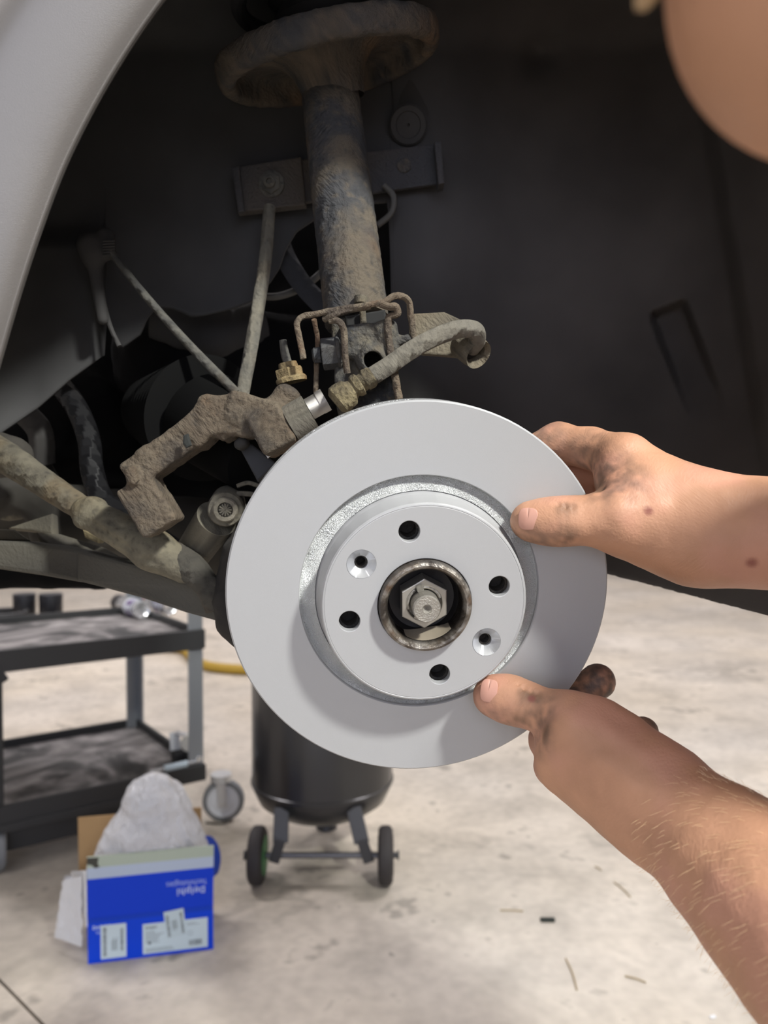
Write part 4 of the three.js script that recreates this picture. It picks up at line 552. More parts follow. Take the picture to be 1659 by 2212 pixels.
  function nail(cx, cy, d, tx, ty, td, wid, len, rad) {
    const c = at(cx, cy, d), axn = at(tx, ty, td).sub(c).normalize(), view = camera.position.clone().sub(c).normalize(), nrm = view.addScaledVector(axn, -view.dot(axn)).normalize(), side = axn.clone().cross(nrm), rows = [];
    for (let i = 0; i <= 14; i++) { const row = []; for (let k = 0; k <= 28; k++) { const t = k / 28 * Math.PI * 2, rr = i / 14, se = (v) => Math.sign(v) * Math.abs(v) ** 0.62; const u = se(Math.cos(t)) * rr, v = se(Math.sin(t)) * rr, an = u * wid / rad; row.push(c.clone().addScaledVector(axn, v * len).addScaledVector(side, Math.sin(an) * rad).addScaledVector(nrm, (Math.cos(an) - 1) * rad - 0.0016 * v * v * (v > 0 ? 1 : 0.3))); } rows.push(row); }
    return sheet(rows, 0.001, nrm.clone().negate());
  }
  part(person, 'thumbnail', nail(1140, 1121, 0.5277, 1050, 1119, 0.5375, 0.0080, 0.0068, 0.0165), nailM, 'pale short thumbnail');
  part(person, 'thumbnail', nail(1055, 1492, 0.5485, 960, 1478, 0.5605, 0.0086, 0.0064, 0.0165), nailM, 'pale short thumbnail');
  // fine light hair on the near forearm
  const hp2 = bodyAll.attributes.position, hn = bodyAll.attributes.normal, hairs = [], arm0 = wl.p, arm1 = at(1760, 2040, 0.385), ad = arm1.clone().sub(arm0).normalize(), rh = mulberry(5);
  for (let tries = 0; tries < 60000 && hairs.length < 750; tries++) {
    const i = Math.floor(rh() * lowHand.attributes.position.count), o = V().fromBufferAttribute(hp2, i), nn = V().fromBufferAttribute(hn, i), t = o.clone().sub(arm0).dot(ad);
    if (t < 0.012 || o.distanceTo(arm0.clone().addScaledVector(ad, t)) > 0.07 || nn.z < -0.3) continue;
    const dir = ad.clone().multiplyScalar(-0.25 + 0.3 * (rh() - 0.5)).addScaledVector(V(-0.5, -0.75, 0), 0.8).addScaledVector(nn, 0.1), l = 0.003 + 0.006 * rh(); dir.addScaledVector(nn, -dir.dot(nn) * 0.9).normalize();
    hairs.push(sweep([o, o.clone().addScaledVector(nn, 0.0016).addScaledVector(dir, l * 0.5), o.clone().addScaledVector(nn, 0.0014 + 0.002 * rh()).addScaledVector(dir, l)], [0.00008, 0.00007, 0.00003], { n: 4, m: 3 }));
  }
  part(person, 'arm_hair', merge(hairs), M({ color: lin(0.85, 0.62, 0.36), roughness: 0.3 }), 'fine golden hair on the forearm').userData.kind = 'stuff';
}

// ---------------------------------------------------------------- service cart
{
  const FR = onFloor(445, 1650, 0.198), FLp = onFloor(0, 1743, 0.198), e1 = FLp.clone().sub(FR).setY(0).normalize();
  let e2 = V(-e1.z, 0, e1.x); if (e2.z > 0) e2.negate();
  const BR = onFloor(283, 1552, 0.198), dep = BR.clone().sub(FR).setY(0).length(), LEN = 0.66;
  e2.lerp(BR.clone().sub(FR).setY(0).normalize(), 0.5).normalize();
  const pt = (u, v, y) => FR.clone().setY(y).addScaledVector(e1, u).addScaledVector(e2, v);
  const cart = thing('service_cart', 'dark grey workshop trolley with grey posts standing behind the lower arm', 'service cart', pt(LEN / 2, dep / 2, 0).setY(0));
  const trayM = M({ color: lin(0.085, 0.08, 0.08), roughness: 0.6, bumpMap: grainTex, bumpScale: 0.0006 }), rimM = M({ color: lin(0.028, 0.029, 0.03), roughness: 0.5 }), postM = M({ color: lin(0.32, 0.34, 0.36), metalness: 0.55, roughness: 0.42 });
  const stain = noiseTex(512, (u, v) => { const k = 0.48 + 0.55 * tileFbm(u, v, 7, 5, 3) - 0.3 * sstep(0.1, 0.3, tileFbm(u, v, 3, 4, 8)); return [k, k * 0.97, k * 0.96]; }, true);
  const topM = M({ map: stain, roughness: 0.55 });
  for (const [yT, lipT, lipB] of [[0.61, 0.635, 0.572], [0.17, 0.198, 0.145], [1.02, 1.05, 0.98]]) {
    const g = (u0, v0, u1, v1, y0, y1) => { const pos = [[u0, v0], [u1, v0], [u1, v1], [u0, v1]].map(([u, v]) => pt(u, v, 0)); const s = new THREE.Shape(pos.map((q) => new THREE.Vector2(q.x, -q.z))); const b = 0.002; return new THREE.ExtrudeGeometry(s, { depth: y1 - y0 - 2 * b, bevelEnabled: true, bevelSize: b, bevelThickness: b, bevelOffset: -b, bevelSegments: 1 }).rotateX(-Math.PI / 2).translate(0, y0 + b, 0); };
    if (yT > 1) continue;
    const sh = part(cart, 'shelf', (() => { const h = g(0.012, 0.012, LEN - 0.012, dep - 0.012, yT - 0.02, yT); const p = h.attributes.position, uv = h.attributes.uv; for (let i = 0; i < p.count; i++) uv.setXY(i, p.getX(i) * 1.7, p.getZ(i) * 1.7); return h; })(), topM, 'stained grey shelf');
    part(sh, 'shelf_rim', g(0, 0, LEN, 0.014, lipB, lipT), rimM); part(sh, 'shelf_rim', g(0, dep - 0.014, LEN, dep, lipB, lipT), rimM); part(sh, 'shelf_rim', g(0, 0.014, 0.014, dep - 0.014, lipB, lipT), rimM); part(sh, 'shelf_rim', g(LEN - 0.014, 0.014, LEN, dep - 0.014, lipB, lipT), rimM);
  }
  part(cart, 'skirt_panel', merge([obox(pt(0.16, 0.05, 0.1), pt(LEN, 0.05, 0.1), 0.02, 0.1, 0.003), obox(pt(0.16, 0.0, 0.135), pt(LEN, 0.0, 0.135), 0.012, 0.025, 0.003)]), rimM, 'black panel below the bottom shelf');
  for (const [u, v] of [[0.02, 0.02], [0.02, dep - 0.02], [LEN - 0.02, 0.02], [LEN - 0.02, dep - 0.02]]) {
    const s = 0.05, bw = u < 0.1 ? 1 : -1, bv = v < 0.1 ? 1 : -1, o = pt(u, v, 0);
    const f = (du, dv, w1, w2) => { const c = o.clone().addScaledVector(e1, du).addScaledVector(e2, dv); return obox(c.clone().setY(0.16), c.clone().setY(1.0), w1, w2, 0.003, e2); };
    part(cart, 'post', merge([f(bw * (s / 2 - 0.02), bv * 0.0, s, 0.008), f(-bw * 0.0 - bw * 0.02 + bw * 0.004, bv * (s / 2), 0.008, s)]), postM);
  }
  part(cart, 'gusset', merge([obox(pt(LEN - 0.075, 0.004, 0.574), pt(LEN, 0.004, 0.53), 0.012, 0.05, 0.004), obox(pt(LEN - 0.035, 0.004, 0.575), pt(LEN - 0.035, 0.004, 0.2), 0.07, 0.02, 0.006, e2)]), rimM);
  const tyreM = M({ color: lin(0.2, 0.21, 0.22), roughness: 0.6 }), hubM = M({ color: lin(0.66, 0.68, 0.72), roughness: 0.5 });
  for (const [u, v, main] of [[-0.015, 0.03, 1], [0.04, dep - 0.05, 0], [LEN - 0.06, 0.05, 0], [LEN - 0.06, dep - 0.05, 0]]) {
    const wax = main ? V(0.1, 0, 1).normalize() : e1.clone(), c = pt(u, v, 0.068).add(main ? V(0.055, 0, 0.0) : V()), fwd = V(0, 1, 0).cross(wax);
    const ca = part(cart, 'caster', merge([obox(c.clone().addScaledVector(wax, 0.02).setY(0.05), c.clone().addScaledVector(wax, 0.02).addScaledVector(fwd, -0.008).setY(0.145), 0.03, 0.004, 0.001, wax), obox(c.clone().addScaledVector(wax, -0.02).setY(0.05), c.clone().addScaledVector(wax, -0.02).addScaledVector(fwd, -0.008).setY(0.145), 0.03, 0.004, 0.001, wax), new THREE.CylinderGeometry(0.034, 0.034, 0.022, 24).translate(c.x - fwd.x * 0.008, 0.143, c.z - fwd.z * 0.008)]), zincM);
    part(ca, 'tyre', lathe([[0.05, -0.015], [0.063, -0.015], [0.0675, -0.009], [0.0675, 0.009], [0.063, 0.015], [0.05, 0.015]], c, wax, 40), tyreM);
    part(ca, 'wheel_disc', lathe([[0.0515, -0.0155], [0.0515, 0.0158], [0.046, 0.0155], [0.043, 0.0105], [0.034, 0.0105], [0.032, 0.013], [0.014, 0.014], [0.0001, 0.014]], c, wax, 40), hubM);
    part(ca, 'axle_bolt', rod(c.clone().addScaledVector(wax, -0.026), c.clone().addScaledVector(wax, 0.026), 0.007), zincM);
  }
  // what lies on the shelves
  const can = (px, py, ax, label, cap) => {
    const h = 0.61, b0 = onFloor(px, py, h + 0.033), g = thing('spray_can', label, 'spray can', b0.clone().setY(h), 'spray cans lying on the trolley'), a = ax.clone().normalize();
    part(g, 'can_body', lathe([[0.0001, 0.006], [0.02, 0.004], [0.026, 0], [0.031, 0.001], [0.0325, 0.006], [0.0325, 0.19], [0.031, 0.196], [0.024, 0.21], [0.012, 0.214], [0.0001, 0.214]], b0, a, 40), M({ color: lin(0.7, 0.71, 0.73), metalness: 0.75, roughness: 0.25 }));
    const tex = document.createElement('canvas'); tex.width = 256; tex.height = 128; const c = tex.getContext('2d'); c.fillStyle = '#d9dde6'; c.fillRect(0, 0, 256, 128); c.fillStyle = '#6d5687'; for (let i = 0; i < 4; i++) { c.fillRect(20 + i * 62, 30, 26, 62); c.fillRect(50 + i * 62, 46, 10, 40); } c.fillStyle = '#353a52'; c.fillRect(0, 104, 256, 12);
    const t = new THREE.CanvasTexture(tex); t.colorSpace = THREE.SRGBColorSpace; t.wrapS = THREE.RepeatWrapping;
    const lb = new THREE.CylinderGeometry(0.0329, 0.0329, 0.09, 40, 1, true).rotateX(Math.PI / 2); const [x, y, z] = frameFrom(a);
    part(g, 'label_band', lb.applyMatrix4(basisMatrix(b0.clone().addScaledVector(a, 0.065), x, y, z)), M({ map: t, roughness: 0.4, side: THREE.DoubleSide }), 'printed white label with purple marks');
    part(g, 'cap', lathe([[0.0327, 0.185], [0.0327, 0.245], [0.03, 0.25], [0.0001, 0.25]], b0, a, 36), cap);
  };
  const dirC = onFloor(215, 1292, 0.64).sub(onFloor(310, 1322, 0.64));
  can(308, 1318, dirC, 'white spray can with purple print lying left of the other one', M({ color: lin(0.03, 0.028, 0.03), roughness: 0.5 }));
  can(368, 1312, dirC, 'spray can lying behind the larger purple printed one, at the trolley edge', M({ color: lin(0.4, 0.05, 0.04), roughness: 0.5 }));
  for (const [x0, x1, lab] of [[30, 76, 'small black round pot, left of the pair on the trolley shelf'], [86, 134, 'small black round pot, right of the pair on the trolley shelf']]) {
    const b = onFloor((x0 + x1) / 2, 1328, 0.61), r = P((x1 - x0) / 2, -b.z), h = P(46, -b.z);
    const g = thing('pot', lab, 'pot', b, 'black pots on the trolley');
    part(g, 'pot_body', lathe([[0.0001, 0], [r * 0.94, 0], [r, 0.004], [r, h * 0.7], [r * 0.97, h * 0.72]], b, V(0, 1, 0), 36), M({ color: lin(0.012, 0.012, 0.016), roughness: 0.5 }));
    part(g, 'lid', lathe([[r * 0.97, h * 0.72], [r * 1.02, h * 0.73], [r * 1.02, h * 0.97], [r * 0.97, h], [0.0001, h]], b, V(0, 1, 0), 36), M({ color: lin(0.015, 0.015, 0.02), roughness: 0.45 }));
  }
  { const b = onFloor(2, 1338, 0.61); const g = new THREE.TorusGeometry(0.085, 0.009, 14, 60).rotateX(Math.PI / 2).translate(b.x, 0.619, b.z); lone('rubber_ring', merge([g, new THREE.TorusGeometry(0.085, 0.008, 14, 60).rotateX(Math.PI / 2).translate(b.x + 0.002, 0.634, b.z)]), M({ color: lin(0.015, 0.015, 0.017), roughness: 0.5 }), 'black round rubber belt lying at the left end of the trolley shelf', 'belt'); }
  { const b = onFloor(395, 1640, 0.17), g = thing('small_caster', 'small zinc bracket with a pale wheel on a black base, on the bottom shelf', 'caster', b); part(g, 'base_block', new RoundedBoxGeometry(0.07, 0.03, 0.05, 2, 0.006).rotateY(0.5).translate(b.x, 0.185, b.z), blackM); part(g, 'bracket', merge([obox(V(b.x - 0.025, 0.2, b.z), V(b.x - 0.03, 0.26, b.z - 0.01), 0.035, 0.006), obox(V(b.x - 0.03, 0.255, b.z - 0.02), V(b.x + 0.01, 0.25, b.z - 0.01), 0.03, 0.006)]), zincM); part(g, 'wheel', lathe([[0.006, -0.012], [0.026, -0.012], [0.029, -0.006], [0.029, 0.006], [0.026, 0.012], [0.006, 0.012]], V(b.x + 0.022, 0.225, b.z), V(0.5, 0.1, 1), 30), M({ color: lin(0.7, 0.69, 0.62), roughness: 0.5 })); }
  { const a = onFloor(322, 1668, 0.206), b = onFloor(430, 1644, 0.206), g = thing('hand_tool', 'slim chrome hand tool lying along the front rim of the bottom shelf', 'tool', a.clone().lerp(b, 0.5).setY(0.198)), chr = M({ color: lin(0.75, 0.77, 0.8), metalness: 0.85, roughness: 0.22 }); part(g, 'shaft', rod(a, b, 0.0065), chr); part(g, 'grip', rod(a.clone().lerp(b, 0.3), a.clone().lerp(b, 0.75), 0.011), M({ color: lin(0.6, 0.72, 0.8), roughness: 0.3, metalness: 0.4 })); part(g, 'head', rod(b.clone().lerp(a, 0.02), b.clone().add(V(0, 0.018, 0)), 0.01), chr); }
}

// ---------------------------------------------------------------- air compressor
{
  const cx = 697, d = 2.31, base = at(cx, 1700, d).setY(0), X = base.x, Z = base.z, r = 0.21;
  const g = thing('air_compressor', 'black upright air compressor tank on two small wheels behind the disc', 'air compressor', base);
  const tankM = MP({ color: lin(0.014, 0.014, 0.016), roughness: 0.32, clearcoat: 0.4, clearcoatRoughness: 0.2 }), metM = M({ color: lin(0.04, 0.04, 0.044), roughness: 0.45 });
  const y0 = 0.115, y1 = 0.95;
  part(g, 'tank', lathe([[0.0001, y0], [0.08, y0 + 0.004], [0.15, y0 + 0.02], [0.19, y0 + 0.05], [r, y0 + 0.095], [r, y0 + 0.1], [r + 0.003, y0 + 0.102], [r + 0.003, y0 + 0.108], [r, y0 + 0.11], [r, y1 - 0.11], [0.19, y1 - 0.05], [0.15, y1 - 0.02], [0.08, y1 - 0.004], [0.0001, y1]], V(X, 0, Z), V(0, 1, 0), 64), tankM);
  part(g, 'pump_head', merge([new RoundedBoxGeometry(0.16, 0.14, 0.14, 3, 0.02).translate(X, y1 + 0.06, Z), ...Array.from({ length: 5 }, (_, i) => new RoundedBoxGeometry(0.19, 0.008, 0.17, 1, 0.003).translate(X, y1 + 0.02 + i * 0.022, Z))]), metM);
  const zw = Z + 0.2, wr = 0.077;
  for (const [px, gl] of [[553, 1], [833, 0]]) {
    const c = V((px - CX) / F * -zw, wr, zw), w = part(g, 'wheel', lathe([[0.03, -0.02], [0.066, -0.02], [wr - 0.002, -0.014], [wr, -0.006], [wr, 0.006], [wr - 0.002, 0.014], [0.066, 0.02], [0.03, 0.02]], c, V(1, 0, 0), 44), M({ color: lin(0.03, 0.026, 0.026), roughness: 0.7 }));
    part(w, 'wheel_hub', lathe([[0.0001, gl ? -0.014 : -0.022], [0.03, gl ? -0.014 : -0.022], [0.052, -0.0215], [0.052, 0.0215], [0.03, 0.022], [0.0001, 0.022]], c, V(1, 0, 0), 32), gl ? M({ color: lin(0.04, 0.22, 0.06), roughness: 0.5 }) : metM, gl ? 'green painted wheel centre' : null);
    const s = px < 690 ? 1 : -1, ix = c.x + s * 0.045;
    part(g, 'strut_leg', merge([obox(V(X - s * 0.1, 0.2, Z + 0.175), V(ix - s * -0.02, 0.115, zw + 0.01), 0.042, 0.008, 0.002, V(0, 0, 1)), obox(V(ix + s * 0.02, 0.125, zw + 0.01), V(ix, 0.06, zw + 0.006), 0.03, 0.008, 0.002, V(0, 0, 1))]), metM);
    part(g, 'axle_end', merge([rod(c.clone().add(V(-s * 0.035, 0, 0)), c.clone().add(V(-s * 0.012, 0, 0)), 0.008), rod(c.clone().add(V(-s * 0.037, 0, 0)), c.clone().add(V(-s * 0.032, 0, 0)), 0.013)]), metM);
  }
  part(g, 'axle', rod(V((553 - CX) / F * -zw, wr, zw), V((833 - CX) / F * -zw, wr, zw), 0.0085), M({ color: lin(0.12, 0.12, 0.13), metalness: 0.6, roughness: 0.35 }));
  part(g, 'rear_foot', merge([rod(V(X, 0.125, Z - 0.13), V(X, 0.008, Z - 0.15), 0.014), new THREE.CylinderGeometry(0.03, 0.034, 0.016, 24).translate(X, 0.008, Z - 0.15)]), metM);
}
// ---------------------------------------------------------------- carton, bag and scraps
{
  const FL = onFloor(190, 2083), FR = onFloor(461, 2050), e = FR.clone().sub(FL), W = e.length(); e.normalize(); const b = V(-e.z, 0, e.x); if (b.z > 0) b.negate();
  const D = 0.16, H = 0.104, pt = (u, v, y) => FL.clone().addScaledVector(e, u).addScaledVector(b, v).setY(y);
  const blueM = M({ color: lin(0.004, 0.05, 0.44), roughness: 0.42 }), kraft = M({ color: lin(0.44, 0.28, 0.13), roughness: 0.9, bumpMap: fineTex, bumpScale: 0.0003 }), whiteM = M({ color: lin(0.75, 0.76, 0.78), roughness: 0.6 });
  const carton = thing('carton', 'open blue cardboard carton with white labels on the concrete floor', 'carton', pt(W / 2, D / 2, 0));
  function print(w, h, draw) { const c = document.createElement('canvas'); c.width = w; c.height = h; draw(c.getContext('2d'), w, h); const t = new THREE.CanvasTexture(c); t.colorSpace = THREE.SRGBColorSpace; t.anisotropy = 4; return t; }
  function panel(a, bb, c, d, thick, n) { // quad a (low left), bb (low right), c (top right), d (top left), with uv
    const g = sheet([[d, c], [a, bb]].map(([p, q]) => [p, q]), thick, n); const uv = g.attributes.uv; for (const s of [0, 4]) { uv.setXY(s, 0, 1); uv.setXY(s + 1, 1, 1); uv.setXY(s + 2, 0, 0); uv.setXY(s + 3, 1, 0); } return toCreasedNormals(g, 0.3);
  }
  const T = 0.004;
  const blue = '#0044dc';
  const frontT = print(1024, 384, (c, w, h) => { c.fillStyle = blue; c.fillRect(0, 0, w, h); c.fillStyle = '#0a3fc4'; c.fillRect(0, 0, w, 40); c.fillStyle = '#c9d6ee'; c.font = 'bold 46px sans-serif'; c.fillText('Delphi', 36, 96); c.font = '34px sans-serif'; c.fillText('Technologies', 62, 138); });
  part(carton, 'front_wall', panel(pt(0, 0, 0), pt(W, 0, 0), pt(W, 0, H), pt(0, 0, H), T, b), MP({ map: frontT, roughness: 0.55, specularIntensity: 0.5 }));
  const flapT = print(1024, 512, (c, w, h) => { c.fillStyle = '#b4bfae'; c.fillRect(0, 0, w, 96); c.fillStyle = '#b9c6d8'; c.fillRect(0, 92, w, 96); c.fillStyle = '#47473f'; c.beginPath(); c.moveTo(0, 6); c.lineTo(92, 10); c.lineTo(84, 62); c.lineTo(100, 92); c.lineTo(60, 98); c.lineTo(40, 70); c.lineTo(0, 60); c.fill(); c.fillStyle = '#003cd0'; c.fillRect(0, 186, w, h); c.save(); c.translate(970, 300); c.rotate(Math.PI); c.fillStyle = '#b9c3e6'; c.font = 'bold 78px sans-serif'; c.fillText('Delphi', 10, -40); c.font = '58px sans-serif'; c.fillText('Technologies', 0, 22); c.restore(); });
  const FH = 0.137, lean = 0.012;
  part(carton, 'front_flap', panel(pt(0, 0, H + 0.0005), pt(W, 0, H + 0.0005), pt(W + 0.002, lean, H + FH), pt(-0.002, lean, H + FH), 0.003, b), MP({ map: flapT, roughness: 0.55, specularIntensity: 0.5 }), 'raised front flap with upside-down lettering');
  const n1 = b.clone().negate();
  part(carton, 'left_wall', panel(pt(-0.028, D, 0), pt(0, 0.003, 0), pt(0, 0.003, H), pt(-0.05, D, H), T, e), blueM);
  part(carton, 'right_wall', panel(pt(W, 0.003, 0), pt(W - 0.01, D, 0), pt(W - 0.01, D, H), pt(W, 0.003, H), T, e.clone().negate()), blueM);
  part(carton, 'back_wall', panel(pt(-0.028, D, 0), pt(W - 0.01, D, 0), pt(W - 0.01, D, H), pt(-0.04, D, H), T, b), kraft);
  part(carton, 'base', panel(pt(-0.02, D, 0.002), pt(0, 0.002, 0.002), pt(W, 0.002, 0.002), pt(W - 0.01, D, 0.002), 0.002, V(0, 1, 0)), kraft);
  part(carton, 'back_flap', panel(pt(-0.045, D, H), pt(W - 0.028, D, H), pt(W - 0.03, D + 0.012, H + 0.165), pt(-0.048, D + 0.012, H + 0.165), 0.004, b), kraft, 'plain brown rear flap');
  part(carton, 'right_flap', (() => { const r = []; for (let i = 0; i <= 8; i++) { const t = i / 8, row = []; for (let k = 0; k <= 6; k++) row.push(pt(W - 0.022 + 0.034 * k / 6 + 0.006 * Math.sin(t * 3), 0.1 + 0.055 * k / 6, H + t * (0.12 - 0.05 * (k / 6) ** 2))); r.push(row); } return sheet(r.reverse(), 0.003, e.clone().negate()); })(), blueM);
  part(carton, 'left_flap', panel(pt(-0.052, D * 0.9, H + 0.02), pt(-0.004, 0.004, H - 0.02), pt(-0.006, 0.006, H + 0.11), pt(-0.06, D * 0.85, H + 0.05), 0.003, e), whiteM, 'white inside of the left flap');
  const bars = (c, x, y, w, h, seed, vert) => { const r = mulberry(seed); c.fillStyle = '#20242a'; let p = 0; const L = vert ? h : w; while (p < L) { const t = 2 + r() * 5; vert ? c.fillRect(x, y + p, w, t) : c.fillRect(x + p, y, t, h); p += t + 2 + r() * 5; } };
  const lines = (c, x, y, w, n, seed) => { const r = mulberry(seed); c.fillStyle = '#59646c'; for (let i = 0; i < n; i++) c.fillRect(x, y + i * 18, w * (0.5 + 0.5 * r()), 5); };
  const L1 = print(256, 384, (c, w, h) => { c.fillStyle = '#cfe0e6'; c.fillRect(0, 0, w, h); bars(c, 24, 30, 34, 320, 3, true); bars(c, 196, 60, 30, 240, 4, true); c.save(); c.translate(120, 300); c.rotate(-Math.PI / 2); c.fillStyle = '#4b565c'; for (let i = 0; i < 4; i++) c.fillRect(0, i * 16 - 10, 120 + 30 * (i % 2), 6); c.restore(); });
  const L2 = print(768, 384, (c, w, h) => { c.fillStyle = '#cfe0e6'; c.fillRect(0, 0, w, h); c.fillStyle = '#22303a'; c.font = 'bold 44px sans-serif'; c.fillText('Delphi', 30, 66); lines(c, 30, 100, 220, 9, 7); lines(c, 520, 50, 180, 2, 8); bars(c, 540, 270, 150, 70, 9); lines(c, 30, 320, 420, 3, 11); c.beginPath(); c.arc(80, 250, 18, 0, 7); c.fillStyle = '#59646c'; c.fill(); c.beginPath(); c.lineWidth = 6; c.strokeStyle = '#8fa0a8'; c.arc(560, 180, 26, 0, 7); c.stroke(); });
  const L3 = print(256, 384, (c, w, h) => { c.fillStyle = '#c9dadf'; c.fillRect(0, 0, w, h); bars(c, 20, 60, 36, 300, 13, true); bars(c, 200, 50, 30, 300, 14, true); c.fillStyle = '#4b565c'; for (let i = 0; i < 4; i++) c.fillRect(90 + i * 18, 140, 7, 150 - 30 * (i % 2)); });
  const sticker = (u0, v0, u1, v1, rot, t, z, label) => { const c = [(u0 + u1) / 2, (v0 + v1) / 2], w = (u1 - u0) / 2, h = (v1 - v0) / 2, cs = Math.cos(rot), sn = Math.sin(rot), q = (x, y) => pt(c[0] + x * cs - y * sn, -z, c[1] + x * sn + y * cs); part(carton, 'sticker', panel(q(-w, -h), q(w, -h), q(w, h), q(-w, h), 0.0004, b), M({ map: t, roughness: 0.5 }), label); };
  sticker(0.028, 0.008, 0.084, 0.086, 0.0, L1, 0.0008, 'tall white sticker with barcodes');
  sticker(0.12, 0.008, 0.266, 0.078, 0.0, L2, 0.0008, 'wide white product sticker');
  sticker(0.17, 0.04, 0.215, 0.104, 0.12, L3, 0.0016, 'tilted sticker over the wide one');
  // crumpled clear bag in the carton
  const C0 = pt(0.12, 0.09, 0.0), bagP = [cone(pt(0.05, 0.1, 0.1), pt(0.2, 0.1, 0.1), 0.072, 0.07, 0.04), cone(pt(0.08, 0.1, 0.17), pt(0.175, 0.1, 0.2), 0.085, 0.082, 0.05), cone(pt(0.12, 0.1, 0.25), pt(0.15, 0.1, 0.3), 0.082, 0.07, 0.05), cone(pt(0.17, 0.1, 0.24), pt(0.2, 0.1, 0.19), 0.062, 0.05, 0.04), cone(pt(0.125, 0.095, 0.33), pt(0.14, 0.09, 0.345), 0.05, 0.046, 0.03), cone(pt(0.15, 0.09, 0.34), pt(0.175, 0.085, 0.36), 0.02, 0.008, 0.02)];
  const bag = field(bagP, 0.003, { noise: 0.012, ns: 18 });
  { const p = bag.attributes.position, n = bag.attributes.normal; for (let i = 0; i < p.count; i++) { const x = p.getX(i), y = p.getY(i), z = p.getZ(i), r = 1 - Math.abs(fbm(x * 22 + y * 8, y * 9 + 2, z * 22, 2)) * 4; const k = 0.005 * r * (0.6 + 0.8 * clamp(0.5 + fbm(x * 40, y * 40, z * 40, 2))); const w = V(x + n.getX(i) * k, y + n.getY(i) * k, z + n.getZ(i) * k), v = w.clone().sub(FL).dot(b), lim = y < H ? 0.008 : 0.016; if (v < lim) w.addScaledVector(b, lim - v + 0.001 * n3(x * 60, y * 60, 1)); if (v > D - 0.006) w.addScaledVector(b, D - 0.006 - v); p.setXYZ(i, w.x, w.y, w.z); } bag.computeVertexNormals(); }
  lone('plastic_bag', bag, MP({ color: lin(0.9, 0.91, 0.93), roughness: 0.26, bumpMap: crinkleTex, bumpScale: 0.0035, transmission: 0.3, thickness: 0, clearcoat: 0.6, clearcoatRoughness: 0.15, ior: 1.3 }), 'crumpled translucent plastic bag bulging out of the blue carton', 'plastic bag');
  const wr = []; for (let i = 0; i <= 16; i++) { const row = []; for (let k = 0; k <= 12; k++) { const q = onFloor(138 + 62 * k / 12, 1992 - 118 * i / 16 * 0.8, 0.0); const h = 0.02 + 0.15 * (k / 12) * (0.3 + 0.7 * i / 16) + 0.03 * fbm(i * 0.5, k * 0.5, 3, 3); row.push(V(q.x + 0.015 * fbm(i * 0.6, k * 0.6, 9, 2), h, q.z - 0.02)); } wr.push(row); }
  // scraps on the floor
  const scrap = (px, py, w, h, dpt, rot, m, name, label, cat) => { const o = onFloor(px, py), g = new RoundedBoxGeometry(w, h, dpt, 2, Math.min(h, dpt) * 0.3), p = g.attributes.position; for (let i = 0; i < p.count; i++) { const k = 0.18 * Math.min(w, dpt) * fbm(p.getX(i) * 90, p.getY(i) * 90, p.getZ(i) * 90 + px, 2); p.setXYZ(i, p.getX(i) + k, p.getY(i), p.getZ(i) + k); } g.computeVertexNormals(); g.rotateY(rot).translate(o.x, h / 2, o.z); lone(name, g, m, label, cat); };
  scrap(1183, 1990, 0.036, 0.008, 0.012, 0.0, M({ color: lin(0.02, 0.025, 0.022), roughness: 0.8 }), 'rubber_scrap', 'small black rubber scrap on the floor below the lower hand', 'scrap');
  scrap(1540, 2198, 0.014, 0.003, 0.008, 0.3, whiteM, 'paper_scrap', 'tiny white paper scrap on the floor at the bottom right', 'scrap');
  scrap(152, 1902, 0.032, 0.014, 0.02, 0.4, whiteM, 'paper_scrap', 'bright white paper scrap beside the left flap of the carton', 'scrap');
  const film = thing('film_scrap', 'loose white plastic film spilling over the left side of the blue carton', 'plastic film', onFloor(165, 1990));
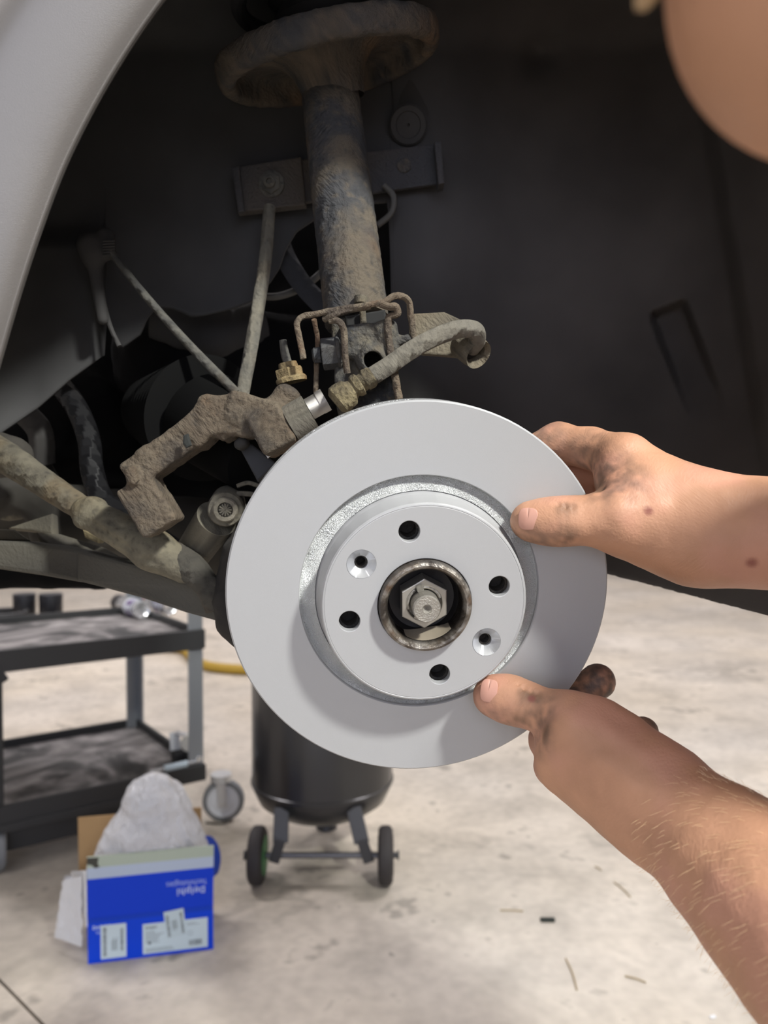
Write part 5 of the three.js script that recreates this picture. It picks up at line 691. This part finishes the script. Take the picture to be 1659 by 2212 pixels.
  { const r = []; for (let i = 0; i <= 24; i++) { const row = []; for (let k = 0; k <= 16; k++) { const u = k / 16, v = i / 24, q = pt(-0.066 + 0.05 * u - 0.02 * (1 - u) * (1 - v), 0.075 - 0.055 * u, 0.03 + 0.165 * v * (0.8 + 0.2 * u)); const n = 0.014 * fbm(u * 5, v * 7, 4, 3); row.push(q.add(V(n, n * 0.6, n))); } r.push(row); } part(film, 'film', sheet(r.reverse(), 0.0008, V(0.5, 0, -0.8)), MP({ color: lin(0.84, 0.85, 0.87), roughness: 0.35, transmission: 0.25, thickness: 0, ior: 1.3 })); }
  const stM = M({ color: lin(0.38, 0.3, 0.18), roughness: 0.9 });
  const STRAW = ['short dry straw on the floor just left of the lower forearm', 'flat dry straw on the floor above the black rubber scrap', 'long dry straw running down from the black rubber scrap', 'upright dry straw at the lower right, under the forearm', 'faint dry straw between the long straw and the forearm', 'tiny dry straw right below the lower hand'];
  [[1326, 1905, 1362, 1938], [1080, 1966, 1130, 1968], [1222, 2070, 1246, 2138], [1590, 2085, 1612, 2140], [1350, 2108, 1395, 2122], [1285, 1872, 1298, 1880]].forEach(([x0, y0, x1, y1], i) => { const a = onFloor(x0, y0, 0.002), c = onFloor(x1, y1, 0.002); lone('straw', sweep([a, a.clone().lerp(c, 0.5).add(V(0.003, 0.001, 0)), c], 0.0017, { n: 10, m: 6 }), stM, STRAW[i], 'straw', 'loose straws on the floor'); });
  const hk = onFloor(480, 1774, 0.004); lone('wire_hook', sweep([V(hk.x - 0.05, 0.004, hk.z + 0.012), V(hk.x, 0.004, hk.z + 0.02), V(hk.x + 0.024, 0.004, hk.z), V(hk.x, 0.004, hk.z - 0.026), V(hk.x - 0.022, 0.004, hk.z - 0.018)], 0.0032, { n: 40, m: 8 }), M({ color: lin(0.16, 0.15, 0.13), metalness: 0.5, roughness: 0.5 }), 'small bent wire hook on the floor beside the trolley caster', 'hook');
  const hosePts = [[300, 1400], [390, 1402], [412, 1418], [440, 1436], [480, 1443], [560, 1447], [700, 1440], [900, 1430], [1100, 1380]].map(([x, y]) => onFloor(x, y, 0.03));
  lone('air_hose', sweep(hosePts, 0.029, { n: 220, m: 16, ring: (t) => 1 + 0.03 * Math.sin(t * 900) }), M({ color: lin(0.42, 0.27, 0.03), roughness: 0.6 }), 'thick yellow air hose lying on the floor behind the trolley', 'hose');
}
scene.traverse((o) => { if (o.isLight && o.shadow) o.castShadow = true; });
renderer.render(scene, camera);
